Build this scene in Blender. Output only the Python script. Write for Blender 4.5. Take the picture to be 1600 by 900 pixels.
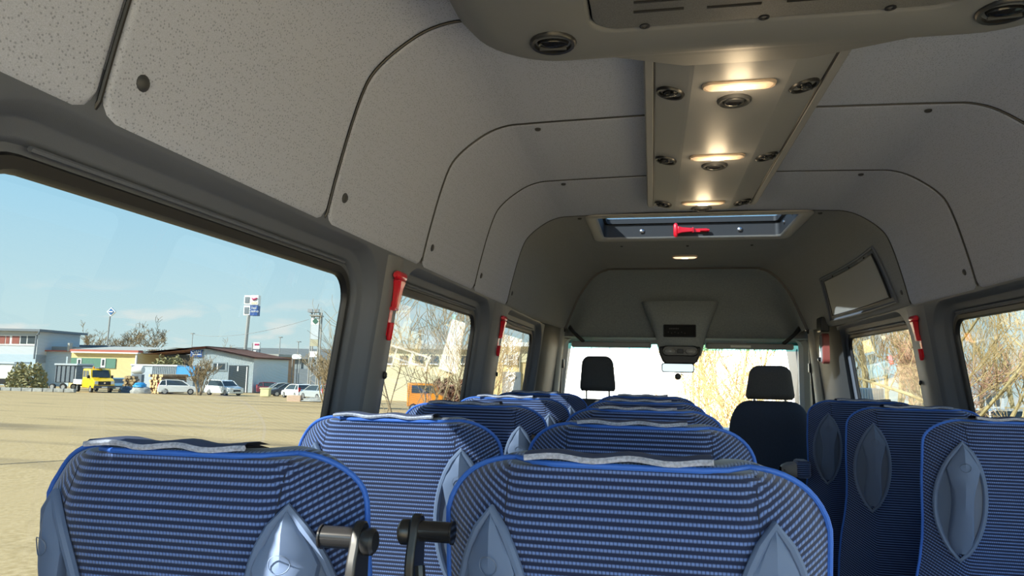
import bpy, bmesh, math, random
from mathutils import Vector, Matrix
random.seed(7)
for o in list(bpy.data.objects): bpy.data.objects.remove(o)
scene = bpy.context.scene
COL = scene.collection
E = 1.24                      # height of the photographer's eye above the bus floor
# ------------------------------------------------------------------ camera
F, YAW, PITCH, ROLL, CX = 1100.0, .197, .116, .0195, -.196
cy_, sy_, cp_, sp_, cr_, sr_ = (math.cos(YAW), math.sin(YAW), math.cos(PITCH), math.sin(PITCH), math.cos(ROLL), math.sin(ROLL))
HV = Vector((-sy_, cy_, 0)); RV = Vector((cy_, sy_, 0)); ZV = Vector((0, 0, 1))
DV = HV*cp_ + ZV*sp_; UV0 = -HV*sp_ + ZV*cp_
R2 = RV*cr_ + UV0*sr_; U2 = -RV*sr_ + UV0*cr_
CAMP = Vector((CX, 0, E))
cd = bpy.data.cameras.new('camera'); cam = bpy.data.objects.new('camera', cd); COL.objects.link(cam)
m = Matrix((R2, U2, -DV)).transposed().to_4x4(); m.translation = CAMP
cam.matrix_world = m
cd.sensor_width = 36; cd.lens = 36*F/1600; cd.clip_start = .02; cd.clip_end = 2000
scene.camera = cam
# ------------------------------------------------------------------ view, sky, sun
vs = scene.view_settings
vs.view_transform = 'Standard'; vs.look = 'None'; vs.gamma = 1; vs.use_curve_mapping = False
vs.exposure = 2.2
SKY = 1.0
world = bpy.data.worlds.new('sky'); scene.world = world; world.use_nodes = True
nt = world.node_tree; nt.nodes.clear(); N = nt.nodes.new; L = nt.links.new
out = N('ShaderNodeOutputWorld'); bg = N('ShaderNodeBackground'); bg.inputs[1].default_value = SKY
tc = N('ShaderNodeTexCoord'); sep = N('ShaderNodeSeparateXYZ'); L(tc.outputs['Generated'], sep.inputs[0])
ramp = N('ShaderNodeValToRGB'); L(sep.outputs['Z'], ramp.inputs[0])
ce = ramp.color_ramp; ce.elements[0].position = 0; ce.elements[0].color = (.66, .78, .76, 1)
ce.elements[1].position = 1; ce.elements[1].color = (.16, .36, .72, 1)
for p, c in ((.06, (.60, .77, .79, 1)), (.2, (.42, .68, .83, 1)), (.45, (.27, .53, .80, 1))):
    e = ce.elements.new(p); e.color = c
mp = N('ShaderNodeMapping'); mp.inputs['Scale'].default_value = (7, 7, 26); L(tc.outputs['Generated'], mp.inputs[0])
nz = N('ShaderNodeTexNoise'); nz.inputs['Scale'].default_value = 1.6; nz.inputs['Detail'].default_value = 6; L(mp.outputs[0], nz.inputs[0])
cr = N('ShaderNodeMapRange'); cr.inputs[1].default_value = .54; cr.inputs[2].default_value = .66; L(nz.outputs[0], cr.inputs[0])
hz = N('ShaderNodeMapRange'); hz.inputs[1].default_value = .105; hz.inputs[2].default_value = .03; L(sep.outputs['Z'], hz.inputs[0])
mu = N('ShaderNodeMath'); mu.operation = 'MULTIPLY'; L(cr.outputs[0], mu.inputs[0]); L(hz.outputs[0], mu.inputs[1])
mxs = N('ShaderNodeMix'); mxs.data_type = 'RGBA'; L(mu.outputs[0], mxs.inputs[0]); L(ramp.outputs[0], mxs.inputs[6]); mxs.inputs[7].default_value = (.90, .86, .80, 1)
L(mxs.outputs[2], bg.inputs[0]); L(bg.outputs[0], out.inputs[0])
sd = bpy.data.lights.new('sun', 'SUN'); sun = bpy.data.objects.new('sun', sd); COL.objects.link(sun)
sd.energy = 8.0; sd.angle = .009; sd.color = (1, .93, .80)
SUN_AZ, SUN_EL = math.radians(42), math.radians(33)       # comes from behind, over the left shoulder
sdir = Vector((math.sin(SUN_AZ)*math.cos(SUN_EL), math.cos(SUN_AZ)*math.cos(SUN_EL), -math.sin(SUN_EL)))
sun.rotation_euler = sdir.to_track_quat('-Z', 'Y').to_euler(); sun.location = (-20, -20, 30)

# ------------------------------------------------------------------ materials
MATS = {}
def mat(name, col, rough=.6, metal=0, noise=0, nscale=40, bump=0, bscale=300, emit=None, estr=0, spec=.5, coat=0, sheen=0):
    if name in MATS: return MATS[name]
    mt = bpy.data.materials.new(name); mt.use_nodes = True; MATS[name] = mt
    t = mt.node_tree; b = t.nodes['Principled BSDF']
    b.inputs['Base Color'].default_value = (*col, 1); b.inputs['Roughness'].default_value = rough
    b.inputs['Metallic'].default_value = metal; b.inputs['Specular IOR Level'].default_value = spec
    b.inputs['Coat Weight'].default_value = coat
    if sheen: b.inputs['Sheen Weight'].default_value = sheen
    if emit: b.inputs['Emission Color'].default_value = (*emit, 1); b.inputs['Emission Strength'].default_value = estr
    co = t.nodes.new('ShaderNodeTexCoord')
    if noise:
        n = t.nodes.new('ShaderNodeTexNoise'); n.inputs['Scale'].default_value = nscale; n.inputs['Detail'].default_value = 5
        t.links.new(co.outputs['Object'], n.inputs[0])
        r = t.nodes.new('ShaderNodeMapRange'); r.inputs[1].default_value = .3; r.inputs[2].default_value = .7
        r.inputs[3].default_value = 1-noise; r.inputs[4].default_value = 1+noise; t.links.new(n.outputs[0], r.inputs[0])
        v = t.nodes.new('ShaderNodeVectorMath'); v.operation = 'SCALE'; v.inputs[0].default_value = col
        t.links.new(r.outputs[0], v.inputs['Scale']); t.links.new(v.outputs[0], b.inputs['Base Color'])
    if bump:
        n = t.nodes.new('ShaderNodeTexNoise'); n.inputs['Scale'].default_value = bscale; n.inputs['Detail'].default_value = 2
        t.links.new(co.outputs['Object'], n.inputs[0])
        bp = t.nodes.new('ShaderNodeBump'); bp.inputs['Strength'].default_value = bump; bp.inputs['Distance'].default_value = .002
        t.links.new(n.outputs[0], bp.inputs['Height']); t.links.new(bp.outputs[0], b.inputs['Normal'])
    return mt
def glass(name, tint, refl=.9):
    mt = bpy.data.materials.new(name); mt.use_nodes = True; MATS[name] = mt
    t = mt.node_tree; t.nodes.clear()
    o = t.nodes.new('ShaderNodeOutputMaterial'); tr = t.nodes.new('ShaderNodeBsdfTransparent'); tr.inputs[0].default_value = (*tint, 1)
    g = t.nodes.new('ShaderNodeBsdfGlossy'); g.inputs['Roughness'].default_value = .01
    fr = t.nodes.new('ShaderNodeLayerWeight'); fr.inputs[0].default_value = .5
    pw = t.nodes.new('ShaderNodeMath'); pw.operation = 'POWER'; pw.inputs[1].default_value = 5; t.links.new(fr.outputs['Facing'], pw.inputs[0])
    ml = t.nodes.new('ShaderNodeMath'); ml.operation = 'MULTIPLY_ADD'; ml.inputs[1].default_value = .7*refl; ml.inputs[2].default_value = .045*refl
    t.links.new(pw.outputs[0], ml.inputs[0])
    mx = t.nodes.new('ShaderNodeMixShader'); t.links.new(ml.outputs[0], mx.inputs[0]); t.links.new(tr.outputs[0], mx.inputs[1]); t.links.new(g.outputs[0], mx.inputs[2])
    t.links.new(mx.outputs[0], o.inputs[0]); return mt
def headliner_mat(name, col, sc):
    mt = mat(name, col, .9, spec=.2)
    t = mt.node_tree; b = t.nodes['Principled BSDF']; co = t.nodes.new('ShaderNodeTexCoord')
    v = t.nodes.new('ShaderNodeTexVoronoi'); v.inputs['Scale'].default_value = sc; v.inputs['Randomness'].default_value = .75
    t.links.new(co.outputs['Object'], v.inputs['Vector'])
    r = t.nodes.new('ShaderNodeMapRange'); r.inputs[1].default_value = .16; r.inputs[2].default_value = .34; r.inputs[3].default_value = .62; r.inputs[4].default_value = 1
    t.links.new(v.outputs['Distance'], r.inputs[0])
    n = t.nodes.new('ShaderNodeTexNoise'); n.inputs['Scale'].default_value = 700; t.links.new(co.outputs['Object'], n.inputs[0])
    r2 = t.nodes.new('ShaderNodeMapRange'); r2.inputs[1].default_value = .3; r2.inputs[2].default_value = .7; r2.inputs[3].default_value = .88; r2.inputs[4].default_value = 1.12
    t.links.new(n.outputs[0], r2.inputs[0])
    mm = t.nodes.new('ShaderNodeMath'); mm.operation = 'MULTIPLY'; t.links.new(r.outputs[0], mm.inputs[0]); t.links.new(r2.outputs[0], mm.inputs[1])
    s = t.nodes.new('ShaderNodeVectorMath'); s.operation = 'SCALE'; s.inputs[0].default_value = col
    t.links.new(mm.outputs[0], s.inputs['Scale']); t.links.new(s.outputs[0], b.inputs['Base Color'])
    return mt
def fabric_mat(name, dark, light):
    # rows of small light stitches on a dark ground, laid out in metres by the UV map
    mt = mat(name, dark, .85, spec=.25, sheen=.3)
    t = mt.node_tree; b = t.nodes['Principled BSDF']
    uv = t.nodes.new('ShaderNodeUVMap'); s = t.nodes.new('ShaderNodeSeparateXYZ'); t.links.new(uv.outputs[0], s.inputs[0])
    def math_(op, a, bb=None):
        n = t.nodes.new('ShaderNodeMath'); n.operation = op
        for i, q in enumerate((a, bb)):
            if q is None: continue
            if isinstance(q, (int, float)): n.inputs[i].default_value = q
            else: t.links.new(q, n.inputs[i])
        return n.outputs[0]
    vv = math_('MULTIPLY', s.outputs['Y'], 1/.0080)
    row = math_('FLOOR', vv); fv = math_('SUBTRACT', vv, row)
    uu = math_('ADD', math_('MULTIPLY', s.outputs['X'], 1/.0042), math_('MULTIPLY', row, .5))
    fu = math_('FRACT', uu)
    dv = math_('ABSOLUTE', math_('SUBTRACT', fv, .5)); du = math_('ABSOLUTE', math_('SUBTRACT', fu, .5))
    rm = t.nodes.new('ShaderNodeMapRange'); rm.interpolation_type = 'SMOOTHSTEP'; rm.inputs[1].default_value = .33; rm.inputs[2].default_value = .06; t.links.new(dv, rm.inputs[0])
    um = t.nodes.new('ShaderNodeMapRange'); um.interpolation_type = 'SMOOTHSTEP'; um.inputs[1].default_value = .48; um.inputs[2].default_value = .2; um.inputs[3].default_value = .35; t.links.new(du, um.inputs[0])
    k = math_('MULTIPLY', rm.outputs[0], um.outputs[0])
    mx = t.nodes.new('ShaderNodeMix'); mx.data_type = 'RGBA'; t.links.new(k, mx.inputs[0])
    mx.inputs[6].default_value = (*dark, 1); mx.inputs[7].default_value = (*light, 1)
    t.links.new(mx.outputs[2], b.inputs['Base Color'])
    bp = t.nodes.new('ShaderNodeBump'); bp.inputs['Strength'].default_value = .5; bp.inputs['Distance'].default_value = .002
    t.links.new(k, bp.inputs['Height']); t.links.new(bp.outputs[0], b.inputs['Normal'])
    return mt
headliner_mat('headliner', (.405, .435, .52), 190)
headliner_mat('headliner_front', (.245, .25, .25), 260)  # darker front copy: falloff of light towards the cab put into its colour
mat('cab_roof', (.30, .33, .34), .85, noise=.1, nscale=90)
mat('shell_dark', (.03, .03, .032), .8)
mat('lining', (.100, .113, .138), .55, bump=.15, bscale=900)
mat('lining_light', (.30, .295, .28), .55, bump=.15, bscale=900)
mat('gasket', (.012, .012, .013), .45)
mat('console', (.22, .222, .225), .5, bump=.1, bscale=800)
mat('ac_plastic', (.155, .158, .162), .55, bump=.12, bscale=800)
mat('ac_cover', (.15, .148, .145), .7, noise=.25, nscale=500)
mat('black_plastic', (.012, .012, .013), .35)
mat('black_gloss', (.01, .01, .011), .12)
mat('dark_grey', (.035, .037, .04), .5)
mat('grey_plastic', (.105, .15, .26), .68, spec=.3)
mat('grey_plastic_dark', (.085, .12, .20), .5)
mat('red_plastic', (.62, .008, .02), .28, coat=.4)
mat('chrome', (.8, .8, .8), .12, metal=1)
mat('steel', (.4, .4, .42), .35, metal=1)
mat('piping', (.025, .12, .52), .6, bump=.3, bscale=1500)
mat('flap', (.05, .065, .13), .95)
mat('flap_edge', (.33, .36, .46), .95, noise=.3, nscale=300)
fabric_mat('fabric', (.007, .014, .050), (.12, .20, .47))
mat('cab_fabric', (.06, .062, .066), .9, noise=.2, nscale=300)
mat('cab_fabric_navy', (.02, .03, .055), .9, noise=.2, nscale=300)
mat('seam_thread', (.01, .014, .03), .9)
mat('hatch_dark', (.016, .017, .019), .6)
mat('screen_dark', (.012, .012, .013), .6, spec=.15)
mat('pillar_grey', (.15, .155, .165), .55)
mat('floor', (.06, .062, .068), .7, noise=.2, nscale=60)
mat('lamp_lens', (.9, .7, .5), .3, emit=(1, .62, .32), estr=.11)
mat('lamp_bulb', (1, .9, .7), .3, emit=(1, .80, .5), estr=3.6)
mat('lamp_lens_dim', (.9, .75, .6), .3, emit=(1, .70, .42), estr=.32)
mat('lamp_bezel', (.5, .38, .28), .35)
glass('glass_side', (.197, .218, .224)); glass('glass_clear', (.95, .98, .98)); glass('glass_top', (.18, .22, .27))
glass('glass_teal', (.25, .72, .76), .5)

# ------------------------------------------------------------------ helpers
def link(o, parent=None):
    COL.objects.link(o)
    if parent is not None: o.parent = parent
    return o
def tag(o, label=None, cat=None, group=None, kind=None):
    if label: o['label'] = label
    if cat: o['category'] = cat
    if group: o['group'] = group
    if kind: o['kind'] = kind
    return o
def empty(name, loc=(0, 0, 0), rz=0, label=None, cat=None, group=None):
    o = bpy.data.objects.new(name, None); o.empty_display_size = .1; COL.objects.link(o)
    o.location = loc; o.rotation_euler = (0, 0, rz)
    return tag(o, label, cat, group)
def copy_tree(o, parent=None):
    c = o.copy(); COL.objects.link(c)
    if parent is not None: c.parent = parent
    for ch in KIDS.get(o.name, []): copy_tree(ch, c)
    return c
KIDS = {}
class MB:
    def __init__(s): s.v = []; s.f = []; s.uv = None
    def add(s, vs_, fs):
        k = len(s.v); s.v += [tuple(p) for p in vs_]; s.f += [tuple(i+k for i in f) for f in fs]; return s
    def box(s, c, d, rot=None):
        hx, hy, hz_ = d[0]/2, d[1]/2, d[2]/2
        pts = [Vector((x, y, z)) for x in (-hx, hx) for y in (-hy, hy) for z in (-hz_, hz_)]
        if rot is not None: pts = [rot @ p for p in pts]
        c = Vector(c)
        return s.add([p+c for p in pts], [(0, 1, 3, 2), (4, 6, 7, 5), (0, 4, 5, 1), (2, 3, 7, 6), (0, 2, 6, 4), (1, 5, 7, 3)])
    def loft(s, loops, closed=True, cap0=False, cap1=False):
        n = len(loops[0]); vs_ = [p for l in loops for p in l]; fs = []
        for i in range(len(loops)-1):
            for j in range(n if closed else n-1):
                a = i*n+j; b = i*n+(j+1) % n
                fs.append((a, b, b+n, a+n))
        if cap0: fs.append(tuple(range(n-1, -1, -1)))
        if cap1: fs.append(tuple((len(loops)-1)*n+j for j in range(n)))
        return s.add(vs_, fs)
    def tube(s, path, r, n=8, closed=False, caps=True):
        path = [Vector(p) for p in path]; k = len(path); loops = []
        rr = r if isinstance(r, (list, tuple)) else [r]*k
        prev = None
        for i, p in enumerate(path):
            a = path[(i-1) % k] if (closed or i > 0) else p; b = path[(i+1) % k] if (closed or i < k-1) else p
            d = (b-a).normalized() if (b-a).length > 1e-9 else Vector((0, 0, 1))
            if prev is None:
                u = d.cross(Vector((0, 0, 1)) if abs(d.z) < .9 else Vector((1, 0, 0))).normalized()
            else:
                u = prev - d*prev.dot(d); u = u.normalized() if u.length > 1e-6 else d.orthogonal().normalized()
            prev = u; w = d.cross(u)
            loops.append([p + (u*math.cos(2*math.pi*j/n) + w*math.sin(2*math.pi*j/n))*rr[i] for j in range(n)])
        if closed: loops.append(loops[0])
        return s.loft(loops, True, caps and not closed, caps and not closed)
    def lathe(s, prof, c=(0, 0, 0), axis='Z', n=20, sx=1, sy=1, rot=None):
        c = Vector(c); loops = []
        for r, h in prof:
            l = []
            for j in range(n):
                a = 2*math.pi*j/n; x, y = r*math.cos(a)*sx, r*math.sin(a)*sy
                p = {'Z': Vector((x, y, h)), 'X': Vector((h, x, y)), 'Y': Vector((x, h, y))}[axis]
                l.append(c + (rot @ p if rot is not None else p))
            loops.append(l)
        return s.loft(loops, True, True, True)
    def prism(s, poly, fn, d0, d1):
        return s.loft([[fn(a, b, d0) for a, b in poly], [fn(a, b, d1) for a, b in poly]], True, True, True)
    def build(s, name, m_, parent=None, smooth=True, bevel=0, seg=2, uv=None, angle=40):
        me = bpy.data.meshes.new(name); me.from_pydata([tuple(p) for p in s.v], [], s.f); me.update()
        bm = bmesh.new(); bm.from_mesh(me); bmesh.ops.recalc_face_normals(bm, faces=bm.faces)
        bm.to_mesh(me); bm.free()
        if uv:
            ul = me.uv_layers.new(name='UVMap')
            for lp in me.loops: ul.data[lp.index].uv = uv(me.vertices[lp.vertex_index].co)
        me.materials.append(MATS[m_] if isinstance(m_, str) else m_)
        o = bpy.data.objects.new(name, me); link(o, parent)
        if parent is not None: KIDS.setdefault(parent.name, []).append(o)
        if bevel:
            b = o.modifiers.new('bevel', 'BEVEL'); b.width = bevel; b.segments = seg; b.limit_method = 'ANGLE'; b.angle_limit = math.radians(35)
        if smooth:
            for p in me.polygons: p.use_smooth = True
            me.set_sharp_from_angle(angle=math.radians(angle))
        return o
def rrect(y0, y1, z0, z1, r, n=8):
    """rounded rectangle, 4*(n+1) points, counter-clockwise from the lower right corner"""
    pts = []
    for cx, cz, a0 in ((y1-r, z0+r, -90), (y1-r, z1-r, 0), (y0+r, z1-r, 90), (y0+r, z0+r, 180)):
        for k in range(n+1):
            a = math.radians(a0+90*k/n); pts.append((cx+r*math.cos(a), cz+r*math.sin(a)))
    return pts
def rect_match(y0, y1, z0, z1, hole, n=8):
    """a sharp rectangle with the same number of points as hole = rrect(...)"""
    c = [(y1, z0), (y1, z1), (y0, z1), (y0, z0)]; pts = []
    for q in range(4):
        h0 = hole[q*(n+1)]; h1 = hole[q*(n+1)+n]; cc = c[q]
        if q in (0, 2): s0, s1 = (h0[0], cc[1]), (cc[0], h1[1])
        else: s0, s1 = (cc[0], h0[1]), (h1[0], cc[1])
        for k in range(n+1):
            t = k/n
            if t <= .5: w = t*2; pts.append((s0[0]+(cc[0]-s0[0])*w, s0[1]+(cc[1]-s0[1])*w))
            else: w = t*2-1; pts.append((cc[0]+(s1[0]-cc[0])*w, cc[1]+(s1[1]-cc[1])*w))
    return pts
def ray(px, py):
    a, b = px-800, py-450
    x = a*cr_+b*sr_; y = -a*sr_+b*cr_
    return (RV*(x/F) + UV0*(-y/F) + DV)
def at_depth(px, py, D):
    d = ray(px, py); return CAMP + d*(D/d.dot(HV))
def hit(ax, v, px, py):
    d = ray(px, py); return CAMP + d*((v-CAMP[ax])/d[ax])
def ss(a, b, x):
    t = min(1, max(0, (x-a)/(b-a))); return t*t*(3-2*t)
def lerp(a, b, t): return a+(b-a)*t
def ground_z(x, y): return E-1.95-.007*x-.0235*y
def text_mesh(name, body, size, m_, parent, loc, rot, ext=.002, align='CENTER'):
    cu = bpy.data.curves.new(name, 'FONT'); cu.body = body; cu.size = size; cu.extrude = ext; cu.align_x = align; cu.align_y = 'CENTER'
    tmp = bpy.data.objects.new(name, cu); COL.objects.link(tmp)
    dg = bpy.context.evaluated_depsgraph_get(); me = bpy.data.meshes.new_from_object(tmp.evaluated_get(dg))
    bpy.data.objects.remove(tmp)
    o = bpy.data.objects.new(name, me); me.materials.clear(); me.materials.append(MATS[m_]); link(o, parent)
    o.location = loc; o.rotation_euler = rot
    if parent is not None: KIDS.setdefault(parent.name, []).append(o)
    return o
# ================================================================== THE BUS BODY
PROF = [(0, .708), (.20, .708), (.45, .703), (.55, .70), (.60, .697), (.65, .682), (.70, .652), (.742, .617), (.77, .578), (.797, .50), (.823, .40), (.836, .343), (.845, .30)]
def densify(P):
    out_ = P[:3]
    for i in range(2, len(P)-1):
        a, b, c, d = P[i-1], P[i], P[i+1], P[min(i+2, len(P)-1)]
        for k in (1, 2, 3):
            t = k/3
            out_.append(tuple(.5*(2*b[j]+(c[j]-a[j])*t+(2*a[j]-5*b[j]+4*c[j]-d[j])*t*t+(3*b[j]-a[j]-3*c[j]+d[j])*t**3) for j in (0, 1)))
    return out_
PROF = densify(PROF)
def prof_pts(e=1, out=0, end=.30):
    """right half of the roof section from the crown down to the lower edge; 'end' trims the lower edge"""
    r = []
    for i, (x, z) in enumerate(PROF):
        if z < end-1e-6:
            a, b = PROF[i-1], PROF[i]; t = (a[1]-end)/(a[1]-b[1]); x, z = lerp(a[0], b[0], t), end
        # outward normal
        a = PROF[max(0, i-1)]; b = PROF[min(len(PROF)-1, i+1)]
        d = Vector((b[0]-a[0], b[1]-a[1])).normalized(); nn = Vector((-d.y, d.x)) if i else Vector((0, 1))
        r.append((x+nn.x*out, z+nn.y*out))
    # lower edge curls outwards
    x, z = r[-1]
    r += [(x+.006, z-.009), (x+.018, z-.012)]
    return r
def ring(y, out=0, end=.30):
    h = prof_pts(1, out, end)
    return [(-x, y, E+z) for x, z in reversed(h[1:])] + [(x, y, E+z) for x, z in h]
mbs = MB()
mbs.loft([ring(y, .022, .30) for y in (-1.0, 0, 1, 2, 3.17)], closed=False)
ceiling = tag(mbs.build('ceiling', 'shell_dark'), 'dark roof shell behind the grey headliner panels of the bus', kind='structure')
def panel(y0, y1, nm='headliner_panel', mt='headliner'):
    g = .0036; mb = MB(); loops = []
    ys = [(y0+g, .018, .036), (y0+g+.002, .003, .026), (y0+g+.006, 0, .018), (y0+g+.014, 0, .007), (y0+g+.03, 0, 0)]
    full = ys + [(lerp(y0, y1, t), 0, 0) for t in (.3, .5, .7)] + [(y0+y1-a, b, c) for a, b, c in reversed(ys)]
    for y, o_, e_ in full: loops.append(ring(y, o_, .30+e_))
    mb.loft(loops, closed=False)
    return mb.build(nm, mt, ceiling, angle=60)
SEAMS = [-.52, .09, .70, 1.307, 1.917, 2.53, 3.14]
panel(-1.0, -.52)
for a, b in zip(SEAMS[:-1], SEAMS[1:]): panel(a, b)
for ys_ in SEAMS:
    mb = MB(); mb.tube(ring(ys_, .0015, .31)[1:-1], .0030, 6); mb.build('seam_joint', 'gasket', ceiling)
def prof_at(z):
    for a, b in zip(PROF[:-1], PROF[1:]):
        if b[1] <= z <= a[1] and a[1] != b[1]:
            t = (a[1]-z)/(a[1]-b[1]); d = Vector((b[0]-a[0], b[1]-a[1])).normalized()
            return lerp(a[0], b[0], t), Vector((-d.y, d.x))
def button(x, y, z, nrm, r=.011, mt='dark_grey', parent=None):
    mb = MB(); q = Vector(nrm).normalized().to_track_quat('Z', 'Y').to_matrix()
    mb.lathe([(r, -.002), (r, .0015), (r*.75, .004), (r*.3, .005)], (x, y, z), 'Z', 14, rot=q)
    return mb.build('button', mt, parent or ceiling)
for ys_ in SEAMS[1:]:
    for sx in (-1, 1):
        x, nn = prof_at(.355)
        button(sx*x, ys_+.055, E+.355, (-sx*nn.x, 0, -nn.y))
    for x in (-.52, .52): button(x, ys_+.045, E+.699, (0, 0, -1), .009)
# front headliner: from the last seam to the cab arch, with the roof hatch opening
ARCH = [(0, .69), (.20, .69), (.45, .69), (.50, .682), (.545, .665), (.593, .628), (.63, .582), (.662, .535), (.69, .485), (.717, .42), (.742, .36), (.757, .325), (.768, .295)]
ARCH = densify(ARCH)
def fring(y, out=0):
    t = ss(3.5, 4.72, y); h = []
    for i in range(len(PROF)):
        x = lerp(PROF[i][0], ARCH[i][0], t); z = lerp(PROF[i][1], ARCH[i][1], t); h.append((x, z))
    x, z = h[-1]; h += [(x+.008, z-.010), (x+.03, z-.012)]
    return [(-x, y, E+z) for x, z in reversed(h[1:])] + [(x, y, E+z) for x, z in h]
ysf = [3.143, 3.147, 3.17, 3.70, 3.85, 4.0, 4.2, 4.4, 4.55, 4.65, 4.70]
loops = [fring(y) for y in ysf]; n = len(loops[0]); mb = MB(); mb.v = [p for l in loops for p in l]
mid = n//2
for i in range(len(loops)-1):
    for j in range(n-1):
        if abs(ysf[i]-3.17) < 1e-6 and mid-2 <= j < mid+2: continue
        mb.f.append((i*n+j, i*n+j+1, (i+1)*n+j+1, (i+1)*n+j))
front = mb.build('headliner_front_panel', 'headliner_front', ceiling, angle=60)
for x, y in ((-.36, 3.93), (.0, 3.95), (.34, 3.95)): button(x, y, E+.70, (0, 0, -1), .008)
# cab roof dome: dark panel curving down from the arch to the windscreen header
loops = []
for k in range(9):
    w = k/8; h = []
    for i in range(len(ARCH)):
        x, z = ARCH[i]
        yy = 4.708 + .50*math.sin(w*math.pi/2)*(1 if True else 0)
        x2 = lerp(x, x*1.0+.03*(i/len(ARCH)), w); z2 = .225+(z-.225)*math.cos(w*math.pi/2)**.8 if z > .225 else z
        if w == 1: z2 = .225
        h.append((x2*(.985 if k == 0 else 1), z2-(.012 if k == 0 else 0)))
    loops.append([(-x, yy, E+z) for x, z in reversed(h[1:])] + [(x, yy, E+z) for x, z in h])
mb = MB(); mb.loft(loops, closed=False)
dome = mb.build('cab_roof_panel', 'cab_roof', ceiling, angle=70)
mb = MB(); mb.loft([[(p[0]*.999, 4.699, p[2]) for p in fring(4.70)], [(p[0]*1.01, 4.704, p[2]+.006) for p in fring(4.70)], [p for p in [Vector(q)+Vector((0, .001, 0)) for q in [loops[0][0], loops[0][0]] + loops[0] + [loops[0][-1], loops[0][-1]]]]], closed=False)
mb.build('arch_seal', 'gasket', ceiling)
# outer steel roof skin, open above the hatch
ysk = [-1.05, 3.17, 3.70, 4.2, 4.70, 4.9, 5.05, 5.15, 5.22, 5.27, 5.31]
def skin(y):
    if y <= 4.70: r_ = fring(max(y, 3.2)); return [(p[0]*1.05, y, E+(p[2]-E)*(1.0)+.045*ss(.28, .6, p[2]-E)) for p in r_]
    w = min(1, (y-4.70)/.61); r_ = fring(4.70); return [(p[0]*1.07, y, E+.27+(max(0, p[2]-E-.225)+.04)*math.cos(w*math.pi/2)**.55 if p[2] > E+.225 else p[2]) for p in r_]
loops = [skin(y) for y in ysk]; mb = MB(); mb.v = [p for l in loops for p in l]
for i in range(len(loops)-1):
    for j in range(n-1):
        if ysk[i] == 3.17 and mid-2 <= j < mid+2: continue
        mb.f.append((i*n+j, i*n+j+1, (i+1)*n+j+1, (i+1)*n+j))
mb.build('roof_skin', 'shell_dark', ceiling, smooth=False)
# ---------------------------------------------------------------- side walls with window openings
def xl(z): return .862-.135*(z-.2)
def side_point(s, y, z, d): return (s*(xl(z)+d), y, E+z)
WZ0, WZ1 = -.43, .213
WINS = {-1: [(-.85, .36), (.60, 1.565), (1.875, 2.80), (3.245, 4.215)], 1: [(-.85, .36), (.60, 1.60), (1.875, 2.885), (3.30, 4.32)]}
CELLS = {-1: [(-1.0, .47), (.47, 1.72), (1.72, 3.05), (3.05, 4.60)], 1: [(-1.0, .47), (.47, 1.72), (1.72, 3.115), (3.115, 4.60)]}
STEPS = [(.088, 0, .14), (.084, .004, .137), (.076, .016, .13), (.070, .032, .125), (.066, .036, .12), (.046, .037, .105), (.041, .041, .10), (.038, .050, .097), (.020, .051, .08)]
wn = 0
for s, nm in ((-1, 'left'), (1, 'right')):
    mb = MB()
    for (a, b), (c0, c1) in zip(WINS[s], CELLS[s]):
        loops = []
        hole = rrect(a-.088, b+.088, WZ0-.088, WZ1+.075, .14)
        loops.append([side_point(s, y, z, 0) for y, z in rect_match(c0, c1, -E-.0, .35, hole)])
        for o_, d_, r_ in STEPS:
            loops.append([side_point(s, y, z, d_) for y, z in rrect(a-o_, b+o_, WZ0-o_, WZ1+o_*.85, r_)])
        mb.loft(loops)
    wall = tag(mb.build('wall_'+nm, 'lining', angle=50), 'dark grey plastic side lining of the bus with recessed window openings, %s side' % nm, kind='structure')
    for (a, b) in WINS[s]:
        wn += 1
        w = tag(MB().loft([[side_point(s, y, z, d) for y, z in rrect(a-o_, b+o_, WZ0-o_, WZ1+o_, r_)] for o_, d, r_ in
             ((.022, .050, .082), (.018, .044, .08), (.004, .044, .07), (0, .050, .066), (-.001, .058, .066))]).build('window_%d' % wn, 'gasket'), 'black rubber framed side window of the bus, %s side' % nm, kind='structure')
        g = MB(); lo = [side_point(s, y, z, .054) for y, z in rrect(a-.003, b+.003, WZ0-.003, WZ1+.003, .068)]
        g.add(lo, [tuple(range(len(lo)))]); g.build('pane', 'glass_clear' if b < .5 or (s > 0 and b < 1.7) else 'glass_side', w, smooth=False)
        # thin metal rail above the pane
        mb2 = MB(); mb2.tube([side_point(s, y, WZ1+.028, .0375) for y in (a+.06, b-.06)], .004, 6); mb2.build('rail', 'lining', w)
# floor, rear wall with its window, front
floor = tag(MB().box((0, 2.1, -.02), (2.1, 6.4, .04)).build('floor', 'floor', smooth=False), 'dark grey vinyl floor of the bus', kind='structure')
hole = rrect(-.84, .84, -1.22, .66, .10)
back = MB()      # the rear doorway stands open behind the photographer
back.loft([[(x, -1.0, E+z) for x, z in rect_match(-1.05, 1.05, -E, .72, hole)], [(x, -1.0, E+z) for x, z in hole], [(x, -1.05, E+z) for x, z in hole]])
tag(back.build('wall_back', 'lining', smooth=False), 'dark lined frame of the open rear doorway of the bus', kind='structure')
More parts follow.
